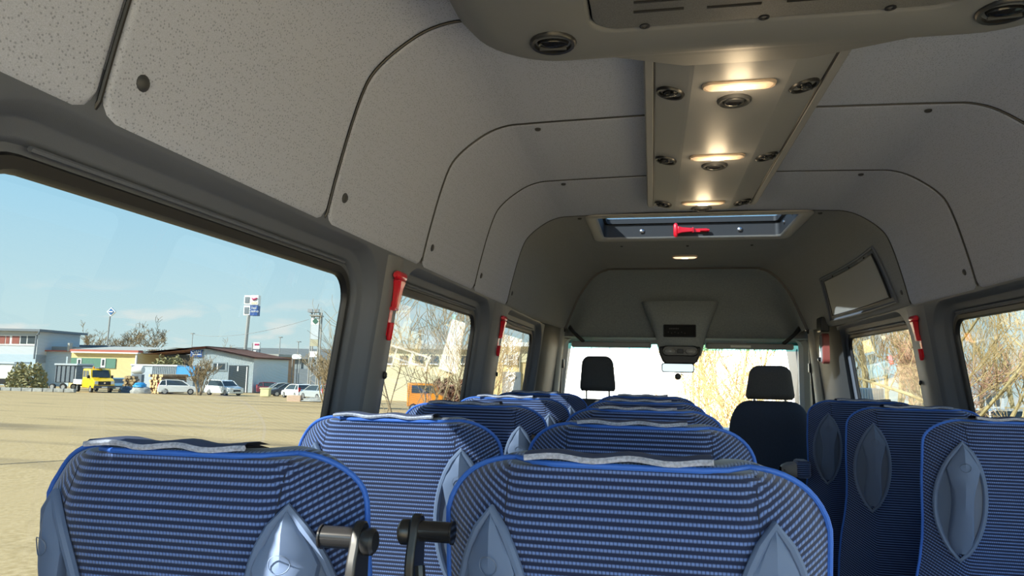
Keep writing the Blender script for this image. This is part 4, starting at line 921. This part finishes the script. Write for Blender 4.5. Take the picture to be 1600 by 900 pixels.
for y in (-.9, .9):
    mb = MB(); mb.tube([(-2.8, y, 1.0), (-2.8, y, 2.3)], .035, 6); mb.build('rack_post', 'white_frame', e)
mb = MB(); mb.box((-.6, 0, 2.45), (4.6, .5, .08)); mb.build('roof_load', 'hall_dark', e, smooth=False)
mb = MB(); mb.lathe([(.1, 0), (.09, .16), (.04, .2)], (1.0, -.5, 2.36), 'Z', 10); mb.build('beacon', mat('beacon', (.9, .3, .02), .3), e)
wheels(e, 5, 1.9, .36, (-1.85, 1.85))
# dark trailer, white van, container, tank
e = root('dark_trailer', 101, 78, 'dark grey covered trailer behind the yellow pickup', 'trailer', None)
pbox(e, 'cover', 'hall_dark', 86, 120, 570, 598, 0, 3, bevel=.1); pbox(e, 'top_rail', 'clad_grey', 85, 121, 568, 570.5, -.1, 3); wheels(e, 4, 2, .33, (-.6, .6))
for x in (88, 95, 102, 109, 116): pbox(e, 'rib', 'car_dark', x, x+.8, 571, 597, -.06, 0)
e = root('white_van', 0, 77, 'white van body cut off by the left picture edge', 'van')
pbox(e, 'body', 'car_white', -50, 21, 568, 592, 0, 2.2, bevel=.15); pbox(e, 'roof_rail', 'clad_grey', -50, 23, 565, 567, -.2, 2.4); pbox(e, 'skirt', 'rubber', -49, 20, 592, 600, .05, 2.1); wheels(e, 4, 2, .33, (.4, -2.6))
e = root('road_container', 248, 84, 'grey corrugated container behind the log piles', 'container')
pbox(e, 'body', 'clad_grey', 205, 276, 571.5, 590, 0, 2.4, foot=True); pbox(e, 'roof', 'white_frame', 204, 277, 569.5, 571.8, -.1, 2.5)
for k in range(14): pbox(e, 'rib', 'hall_mid', 238+k*2.8, 239+k*2.8, 572.5, 589, -.06, 0)
e = root('tarp_load', 289, 83, 'bright blue tarpaulin load at the end of the container', 'tarpaulin')
mb = MB(); rr_ = random.Random(3); mb.loft([[(lx(e, 275+28*i/8), y, lz(e, 587.5-(14.5 if j in (1, 2) else 0)+rr_.uniform(-1.2, 1.2)*(j in (1, 2)), 289)) for i in range(9)] for j, y in enumerate((0, .2, 2, 2.2))], closed=False); mb.build('sheet', 'tarp_blue', e)
pbox(e, 'rack', 'hall_mid', 276, 302, 587, 590, .1, 2.1, foot=True)
e = root('white_tank', 216, 79, 'white rounded tank standing between the log piles', 'tank')
mb = MB(); mb.lathe([(.2, -.6), (.40, -.55), (.46, -.4), (.46, .4), (.40, .55), (.2, .6)], (0, 0, lz(e, 578)), 'X', 16); mb.build('barrel', 'tank_white', e); pbox(e, 'stand', 'hall_dark', 209, 224, 585, 600, -.3, .3, foot=True)
# log piles: every log a part of its pile
def logs(px_, D, lab, cols, rows_, r, ln, rz):
    e = root('log_pile', px_, D, lab, 'log pile', None, rz); rn = random.Random(px_)
    for j in range(rows_):
        for i in range(cols-(j % 2)):
            x = (i-(cols-1-(j % 2))/2)*2*r; z = r+j*r*1.74; y0 = rn.uniform(-.2, .2)
            mb = MB(); mb.lathe([(r*.96, 0), (r*.96, ln)], (x, y0, z), 'Y', 10); q_ = mb.build('log', 'wood_bark', e)
            mb = MB(); mb.lathe([(r*.93, -.02), (r*.93, .0)], (x, y0, z), 'Y', 10); mb.build('cut_end', 'wood_end', q_)
logs(244, 74, 'tall pile of pale logs left of the white hatchback', 6, 7, .16, 3, -.5)
logs(203, 75, 'small pile of pale logs beside the blue tarpaulin heap', 4, 6, .16, 2, .3)
e = root('tarp_heap', 222, 72, 'grey stone heap half covered by a blue tarpaulin', 'heap')
def blob(rx, ry, rz_, sd_, n=14, m_=8, amp=.12):
    rn = random.Random(sd_); mb = MB(); rows = []
    for i in range(m_+1):
        a = math.pi/2*i/m_; rows.append([(rx*math.cos(a)**.6*math.cos(2*math.pi*j/n)*(1+rn.uniform(-amp, amp)), ry*math.cos(a)**.6*math.sin(2*math.pi*j/n)*(1+rn.uniform(-amp, amp)), rz_*math.sin(a)*(1+rn.uniform(-amp, amp)*.4)) for j in range(n)])
    mb.loft(rows, True, False, True); return mb
blob(1.05, .7, .75, 1).build('stones', 'stone_grey', e); q_ = blob(.65, .6, .45, 2); q_.v = [(x-.1, y, z+.65) for x, y, z in q_.v]; q_.build('tarpaulin', 'tarp_blue', e)
e = root('scrap_heap', 200, 73, 'dark heap of scrap in front of the small log pile', 'heap'); blob(.75, .6, .65, 5, amp=.25).build('pile', 'car_dark', e)
e = root('yellow_crate', 417, 74, 'pale yellow crate standing before the parked cars', 'crate'); mb = MB(); mb.box((0, 0, .45), (.9, .7, .8)); mb.build('box', mat('crate', (.62, .6, .35), .7), e, bevel=.04); mb = MB(); mb.box((0, 0, .88), (1.05, .8, .12)); mb.build('lid', 'crate', e, bevel=.03)
e = root('planter_wall', 470, 62, 'low concrete block with rubble below the parked cars', 'concrete block')
mb = MB(); mb.box((-.4, 0, .25), (1.2, .6, .6)); mb.build('block', mat('block_pink', (.55, .40, .30), .9), e, bevel=.05); q_ = blob(2.0, .6, .4, 9, amp=.3); q_.v = [(x+2.0, y, z) for x, y, z in q_.v]; q_.build('rubble', 'stone_grey', e)
e = root('kerb_stones', 50, 67.5, 'long low row of grey kerb stones before the bush', 'kerb')
for k in range(9):
    mb = MB(); mb.box((-4.2+k*1.0, 0, .15), (.92, .4, .34)); mb.build('stone', 'stone_grey', e, bevel=.03)
# ---- bare trees and shrubs
def tree_mesh(seed, H, lev=4, spread=.5, lean=(0, 0), r0=None, stems=1, nchild=(3, 5), up=.25, twig_r=.006, clear=.25):
    rn = random.Random(seed); A, B = MB(), MB(); r0 = r0 or H*.022
    def seg(mb, p, q, a, c, n):
        d = (q-p); 
        if d.length < 1e-5: return
        d.normalize(); u = d.orthogonal().normalized(); w = d.cross(u)
        mb.add([p+(u*math.cos(2*math.pi*j/n)+w*math.sin(2*math.pi*j/n))*a for j in range(n)] + [q+(u*math.cos(2*math.pi*j/n)+w*math.sin(2*math.pi*j/n))*c for j in range(n)], [(j, (j+1) % n, n+(j+1) % n, n+j) for j in range(n)])
    def grow(p, d, ln, r, l):
        k = 4 if l == 0 else 3; pts = [p]; dd = d.copy()
        for i in range(k):
            dd = (dd + Vector((rn.uniform(-1, 1), rn.uniform(-1, 1), rn.uniform(-.6, 1)))*(.10+.07*l) + Vector((0, 0, up*.12))).normalized()
            q = pts[-1]+dd*ln/k; ra, rb = r*(1-.6*i/k), r*(1-.6*(i+1)/k)
            seg(A if l < 2 else B, pts[-1], q, max(ra, twig_r), max(rb, twig_r), 6 if l < 2 else 3); pts.append(q)
        if l >= lev: return
        for c in range(rn.randint(*nchild)+(2 if l == 0 else 0)):
            t = rn.uniform(clear if l == 0 else .2, 1); i = min(k-1, int(t*k)); q = pts[i].lerp(pts[i+1], t*k-i)
            ax = Vector((rn.uniform(-1, 1), rn.uniform(-1, 1), rn.uniform(-.3, .8))).normalized()
            nd = (dd*(1-spread)+ax*spread*1.5).normalized(); nd.z += up*.4; nd.normalize()
            grow(q, nd, ln*rn.uniform(.45, .72), max(r*.40*(1-.45*t), twig_r), l+1)
    for s_ in range(stems):
        a = 2*math.pi*s_/max(1, stems)+rn.random()
        d = Vector((lean[0]+(.35*math.cos(a) if stems > 1 else 0), lean[1]+(.35*math.sin(a) if stems > 1 else 0), 1)).normalized()
        grow(Vector((.15*math.cos(a)*(stems > 1), .15*math.sin(a)*(stems > 1), -.1)), d, H*.62, r0, 0)
    return A, B
def make_tree(name, lab, px_, D, seed, H, ma, mb_, cat='tree', group=None, **kw):
    e = root(name, px_, D, lab, cat, group); A, B = tree_mesh(seed, H, **kw)
    A.build('trunk', ma, e); 
    if B.v: B.build('twigs', mb_, e)
    return e
def again(src, px_, D, lab, sc, rz):
    p = at_depth(px_, 580, D); c = copy_tree(src); c.location = (p.x, p.y, ground_z(p.x, p.y)); c.scale = (sc, sc, sc); c.rotation_euler = (0, 0, rz); c['label'] = lab; return c
# far bare trees on the left horizon
t1 = make_tree('bare_tree', 'bare tree left of the diamond sign pole', 145, 150, 11, 11, 'bark', 'twig', group='bare trees on the left horizon', lev=4, spread=.55, twig_r=.035)
again(t1, 195, 155, 'bare tree right of the diamond sign pole', 1.05, 2); again(t1, 233, 150, 'bare tree at the right end of the far group', 1.15, 4); again(t1, 350, 140, 'small bare tree behind the workshop ridge', .75, 1)
# leafy bushes
def bush(px_, D, lab, rx, rz_, seed, mt_, n=900):
    e = root('bush', px_, D, lab, 'bush'); rn = random.Random(seed); mb = MB()
    for i in range(n):
        a = rn.uniform(0, 6.28); c = rn.uniform(0, 1); rr_ = rn.uniform(.35, 1)**.5
        x, y, z = rx*rr_*math.cos(a)*math.sqrt(1-c*c*.8), rx*.7*rr_*math.sin(a)*math.sqrt(1-c*c*.8), rz_*rr_*c+.1
        s_ = .10*rx**.5; u = Vector((rn.gauss(0, 1), rn.gauss(0, 1), rn.gauss(0, 1))).normalized(); v = u.orthogonal().normalized(); p = Vector((x, y, z))
        mb.add([p-u*s_*1.6, p+v*s_*.7, p+u*s_*1.6, p-v*s_*.7], [(0, 1, 2, 3)])
    mb.build('foliage', mt_, e, smooth=False)
    mb = MB()
    for k in range(7): mb.tube([(0, 0, 0), (rn.uniform(-.5, .5)*rx, rn.uniform(-.4, .4)*rx, rz_*.8)], [.04, .01], 5)
    mb.build('stems', 'bark', e)
bush(44, 70, 'olive green bush in front of the grey office block', 2.0, 2.7, 4, 'leaf_olive'); bush(262, 90, 'olive bush rising behind the container', 2.6, 4.4, 6, 'leaf_olive', 1300)
s1 = make_tree('bare_shrub', 'pale bare shrub between container and white workshop', 313, 72, 21, 3.6, 'twig', 'twig', 'shrub', 'bare shrubs', lev=3, stems=5, spread=.45, twig_r=.02, up=.5)
again(s1, 510, 60, 'bare upright shrub against the front edge of the big left window', 1.0, 1); again(s1, 530, 50, 'bare shrub half hidden by the front edge of the big left window', 1.0, 2.2)
# seen through the two far left windows
b = root('cream_hall', 665, 75, 'cream coloured hall behind the bare tree in the second left window', 'building')
pbox(b, 'wall', 'render_cream', 540, 756, 545, 592, 0, 10, foot=True); pbox(b, 'roof', 'roof_grey', 538, 758, 538, 545, -.5, 10.5)
for k in range(6): w_ = pbox(b, 'window', 'win_dark', 600+k*24, 612+k*24, 556, 568, -.1, .1); pbox(b, 'sill', 'white_frame', 599+k*24, 613+k*24, 568, 570, -.2, .1, parent=w_)
e = root('orange_van', 668, 48, 'orange van seen through the branches in the second left window', 'van', None, .0)
mb = MB(); mb.prism([(-1.2, .4), (1.2, .4), (1.2, 1.1), (.8, 1.3), (.55, 1.9), (-1.2, 1.95)], f_, -.9, .9); mb.build('body', 'car_orange', e, bevel=.08); mb = MB(); mb.prism([(-.9, 1.3), (.7, 1.3), (.5, 1.8), (-.9, 1.8)], f_, -.93, .93); mb.build('window', 'car_glass', e, smooth=False); wheels(e, 2.4, 1.8, .3, (-.75, .75))
bush(706, 52, 'dense reddish brown bush right of the orange van', 2.0, 2.2, 14, mat('leaf_red', (.22, .12, .08), .9), 1200)
n1 = make_tree('bare_tree', 'near bare branching tree filling the second left window', 662, 15, 33, 4.6, 'twig', 'twig', group='bare trees near the bus', lev=3, stems=4, spread=.5, twig_r=.006, up=.4, r0=.03, nchild=(3, 4))
again(n1, 585, 24, 'bare tree behind the first red hammer', 1.0, 2.5); again(n1, 752, 22, 'bare tree at the front edge of the second left window', 1.05, 4)
b = root('yellow_house', 800, 48, 'pale yellow house with white window, seen through the third left window', 'building')
pbox(b, 'wall', 'render_yellow', 752, 860, 541, 592, 0, 8, foot=True); pbox(b, 'upper_wall', 'render_cream', 752, 860, 541, 566, -.06, 1); pbox(b, 'cornice', 'white_frame', 750, 862, 535, 541.5, -.5, 8); pbox(b, 'seam_post', 'roof_grey', 811, 812.2, 542, 580, -.14, 0)
w_ = pbox(b, 'window', 'win_dark', 786, 809.5, 554, 570.5, -.12, 0); pbox(b, 'curtain', 'clad_grey', 787, 792, 554.5, 570, -.16, 0, parent=w_); pbox(b, 'frame', 'white_frame', 793.5, 794.6, 554, 570.5, -.2, 0, parent=w_); pbox(b, 'frame', 'white_frame', 801.5, 802.6, 554, 570.5, -.2, 0, parent=w_); pbox(b, 'frame', 'white_frame', 794, 802, 561.5, 562.8, -.2, 0, parent=w_); pbox(b, 'curtain', 'clad_grey', 803.5, 808, 554.5, 570, -.16, 0, parent=w_)
d_ = pbox(b, 'gate', 'hall_dark', 785, 814, 581, 612, -.12, 0, foot=True)
for a_ in (math.pi/4, -math.pi/4):
    for sg_ in (-1, 1):
        c_ = Vector((lx(b, 799.5), -.16, lz(b, 588, 799))); mb = MB(); o_ = Vector((math.sin(a_)*-.18*sg_, 0, math.cos(a_)*.18*sg_)); mb.box(c_+o_, (.42, .06, .07), Matrix.Rotation(-a_, 3, 'Y')); mb.build('diamond_mark', 'sign_white', d_, smooth=False)
car(792, 40, 'blue grey car parked at the yellow house gate', 'car_blue', 3.8, 1.65, 1.45, 1.2)
# in front of the windscreen
b = root('white_office', 1060, 34, 'bright white building filling the view through the windscreen', 'building')
mat('white_render', (.86, .87, .86), .8); mat('win_blue', (.38, .55, .65), .2)
pbox(b, 'wall', 'white_render', 840, 1330, 470, 592, 0, 10, foot=True)
for x0, x1, y0, y1 in ((893, 902, 556, 572), (905, 911, 557, 562), (948, 953, 562, 573), (955, 966, 566, 573), (1189, 1199, 560, 571), (1203, 1209, 560.5, 566), (1212, 1221, 560, 571)):
    w_ = pbox(b, 'window', 'win_blue', x0, x1, y0, y1, -.02, .05); pbox(b, 'sill', 'white_render', x0-.5, x1+.5, y1, y1+.8, -.12, .02, parent=w_)
for x in (894, 922, 951, 982, 1013, 1186, 1222): pbox(b, 'wall_joint', 'win_blue', x, x+1.2, 520, 552, -.03, .02)
f1 = make_tree('bare_tree', 'golden bare tree right of the rear view mirror', 1120, 16, 41, 5.2, 'twig_front', 'twig_front', group='golden trees before the windscreen', lev=3, spread=.55, twig_r=.008, stems=2, up=.3, r0=.055, nchild=(4, 6))
again(f1, 1150, 20, 'golden bare tree left of the front passenger headrest', 1.1, 2); again(f1, 1095, 22, 'slim golden bare tree below the rear view mirror', 1.0, 4.2)
f2 = make_tree('bare_shrub', 'dense golden shrub above the aisle seats', 1100, 13, 51, 2.4, 'twig_front', 'twig_front', 'shrub', 'golden shrubs before the windscreen', lev=3, stems=6, spread=.5, twig_r=.004, up=.4, r0=.016, nchild=(3, 4))
again(f2, 1135, 12, 'dense golden shrub left of the front passenger seat', 1.0, 2); again(f2, 1165, 14, 'dense golden shrub partly behind the front passenger seat', 1.1, 3.5)
# right side
g1 = make_tree('bare_tree', 'tall slender yellowish bare tree in the thicket beyond the right windows', 1335, 48, 61, 9, 'trunk_yellow', 'twig_gold', group='tall trees beyond the right windows', lev=4, spread=.35, twig_r=.012, up=.9, clear=.1, nchild=(3, 4))
for i, (px_, D, sc) in enumerate(((1352, 52, 1.05), (1368, 46, .95), (1385, 58, 1.1), (1402, 50, 1), (1420, 55, 1.15), (1438, 47, .95), (1455, 60, 1.1), (1500, 62, 1.1), (1530, 58, 1), (1555, 64, 1.2), (1580, 60, 1.1), (1605, 66, 1.2), (1640, 60, 1.1))):
    again(g1, px_, D, 'tall slender yellowish bare tree in the thicket beyond the right windows', sc, i*1.3)
r1 = make_tree('bare_tree', 'reddish round bare tree right part of the right door window', 1428, 30, 71, 4.8, 'bark', 'twig_red', group='round bare trees on the right', lev=3, spread=.6, twig_r=.012, up=.35, nchild=(6, 8))
g2 = make_tree('leaning_tree', 'big yellow barked tree leaning left in the right edge window', 1582, 11, 88, 5.4, 'trunk_yellow', 'twig_gold', lev=3, spread=.55, twig_r=.006, lean=(-.55, 0), r0=.12, nchild=(4, 6), up=.3, clear=.3)
again(g2, 1548, 15, 'upright yellow barked tree behind the leaning one', .9, 2.4)
again(r1, 1530, 30, 'round bare tree behind the leaning trunk', .9, 2)
e = root('white_container', 1360, 38, 'white corrugated container behind the right single seats', 'container'); pbox(e, 'body', 'clad_white', 1338, 1380, 607, 628, 0, 2.4, foot=True)
for k in range(10): pbox(e, 'rib', 'clad_blue', 1340+k*4.1, 1341+k*4.1, 608, 628, -.06, 0)
e = root('grey_kiosk', 1545, 40, 'grey kiosk with panes behind the tree trunks', 'kiosk'); pbox(e, 'body', 'clad_grey', 1522, 1566, 615, 645, 0, 2.4, foot=True); pbox(e, 'roof', 'hall_mid', 1520, 1568, 612, 615.5, -.2, 2.6)
for x in (1526, 1538, 1550): pbox(e, 'pane', 'win_dark', x, x+8, 620, 634, -.05, .02)
car(1585, 32, 'white estate car at the right picture edge', 'car_white', 4.4, 1.75, 1.6, .15, 'suv'); car(1508, 34, 'red car beside the right window frame', 'car_red', 4.0, 1.7, 1.45, .3)
e = root('white_fence', 1550, 26, 'low white rail fence across the right window', 'fence')
for k in range(14):
    mb = MB(); mb.box((-5+k*.8, 0, .5), (.06, .06, 1.0)); mb.build('post', 'white_frame', e, smooth=False)
for z in (.5, .95):
    mb = MB(); mb.box((.2, 0, z), (10.6, .05, .07)); mb.build('rail', 'white_frame', e, smooth=False)
# unseen white van added behind the photographer's left shoulder to shade the nearest seats
e = empty('shade_van', (-2.74, -1.75, ground_z(-2.74, -1.75)), math.pi/2, 'added white high roof van, unseen behind the left picture edge, shading the nearest seats', 'van')
vp_ = [(-2.6, .35), (2.35, .35), (2.55, .6), (2.5, 1.05), (2.15, 1.45), (1.95, 1.95), (1.85, 2.6), (1.6, 2.76), (-2.5, 2.76), (-2.6, 2.6)]
mb = MB(); mb.prism(vp_, f_, -.98, .98); mb.build('body', 'car_white', e, bevel=.12)
for sd_ in (-1, 1):
    for a, b_ in ((-2.3, -1.1), (-.9, .3), (.5, 1.55)):
        mb = MB(); mb.box(((a+b_)/2, sd_*.975, 1.75), (b_-a, .03, .75)); mb.build('side_window', 'car_glass', e, bevel=.01)
wheels(e, 5, 1.96, .36, (-1.7, 1.75))
for o in COL.objects:
    for k_ in ('D', 'px'):
        if k_ in o: del o[k_]
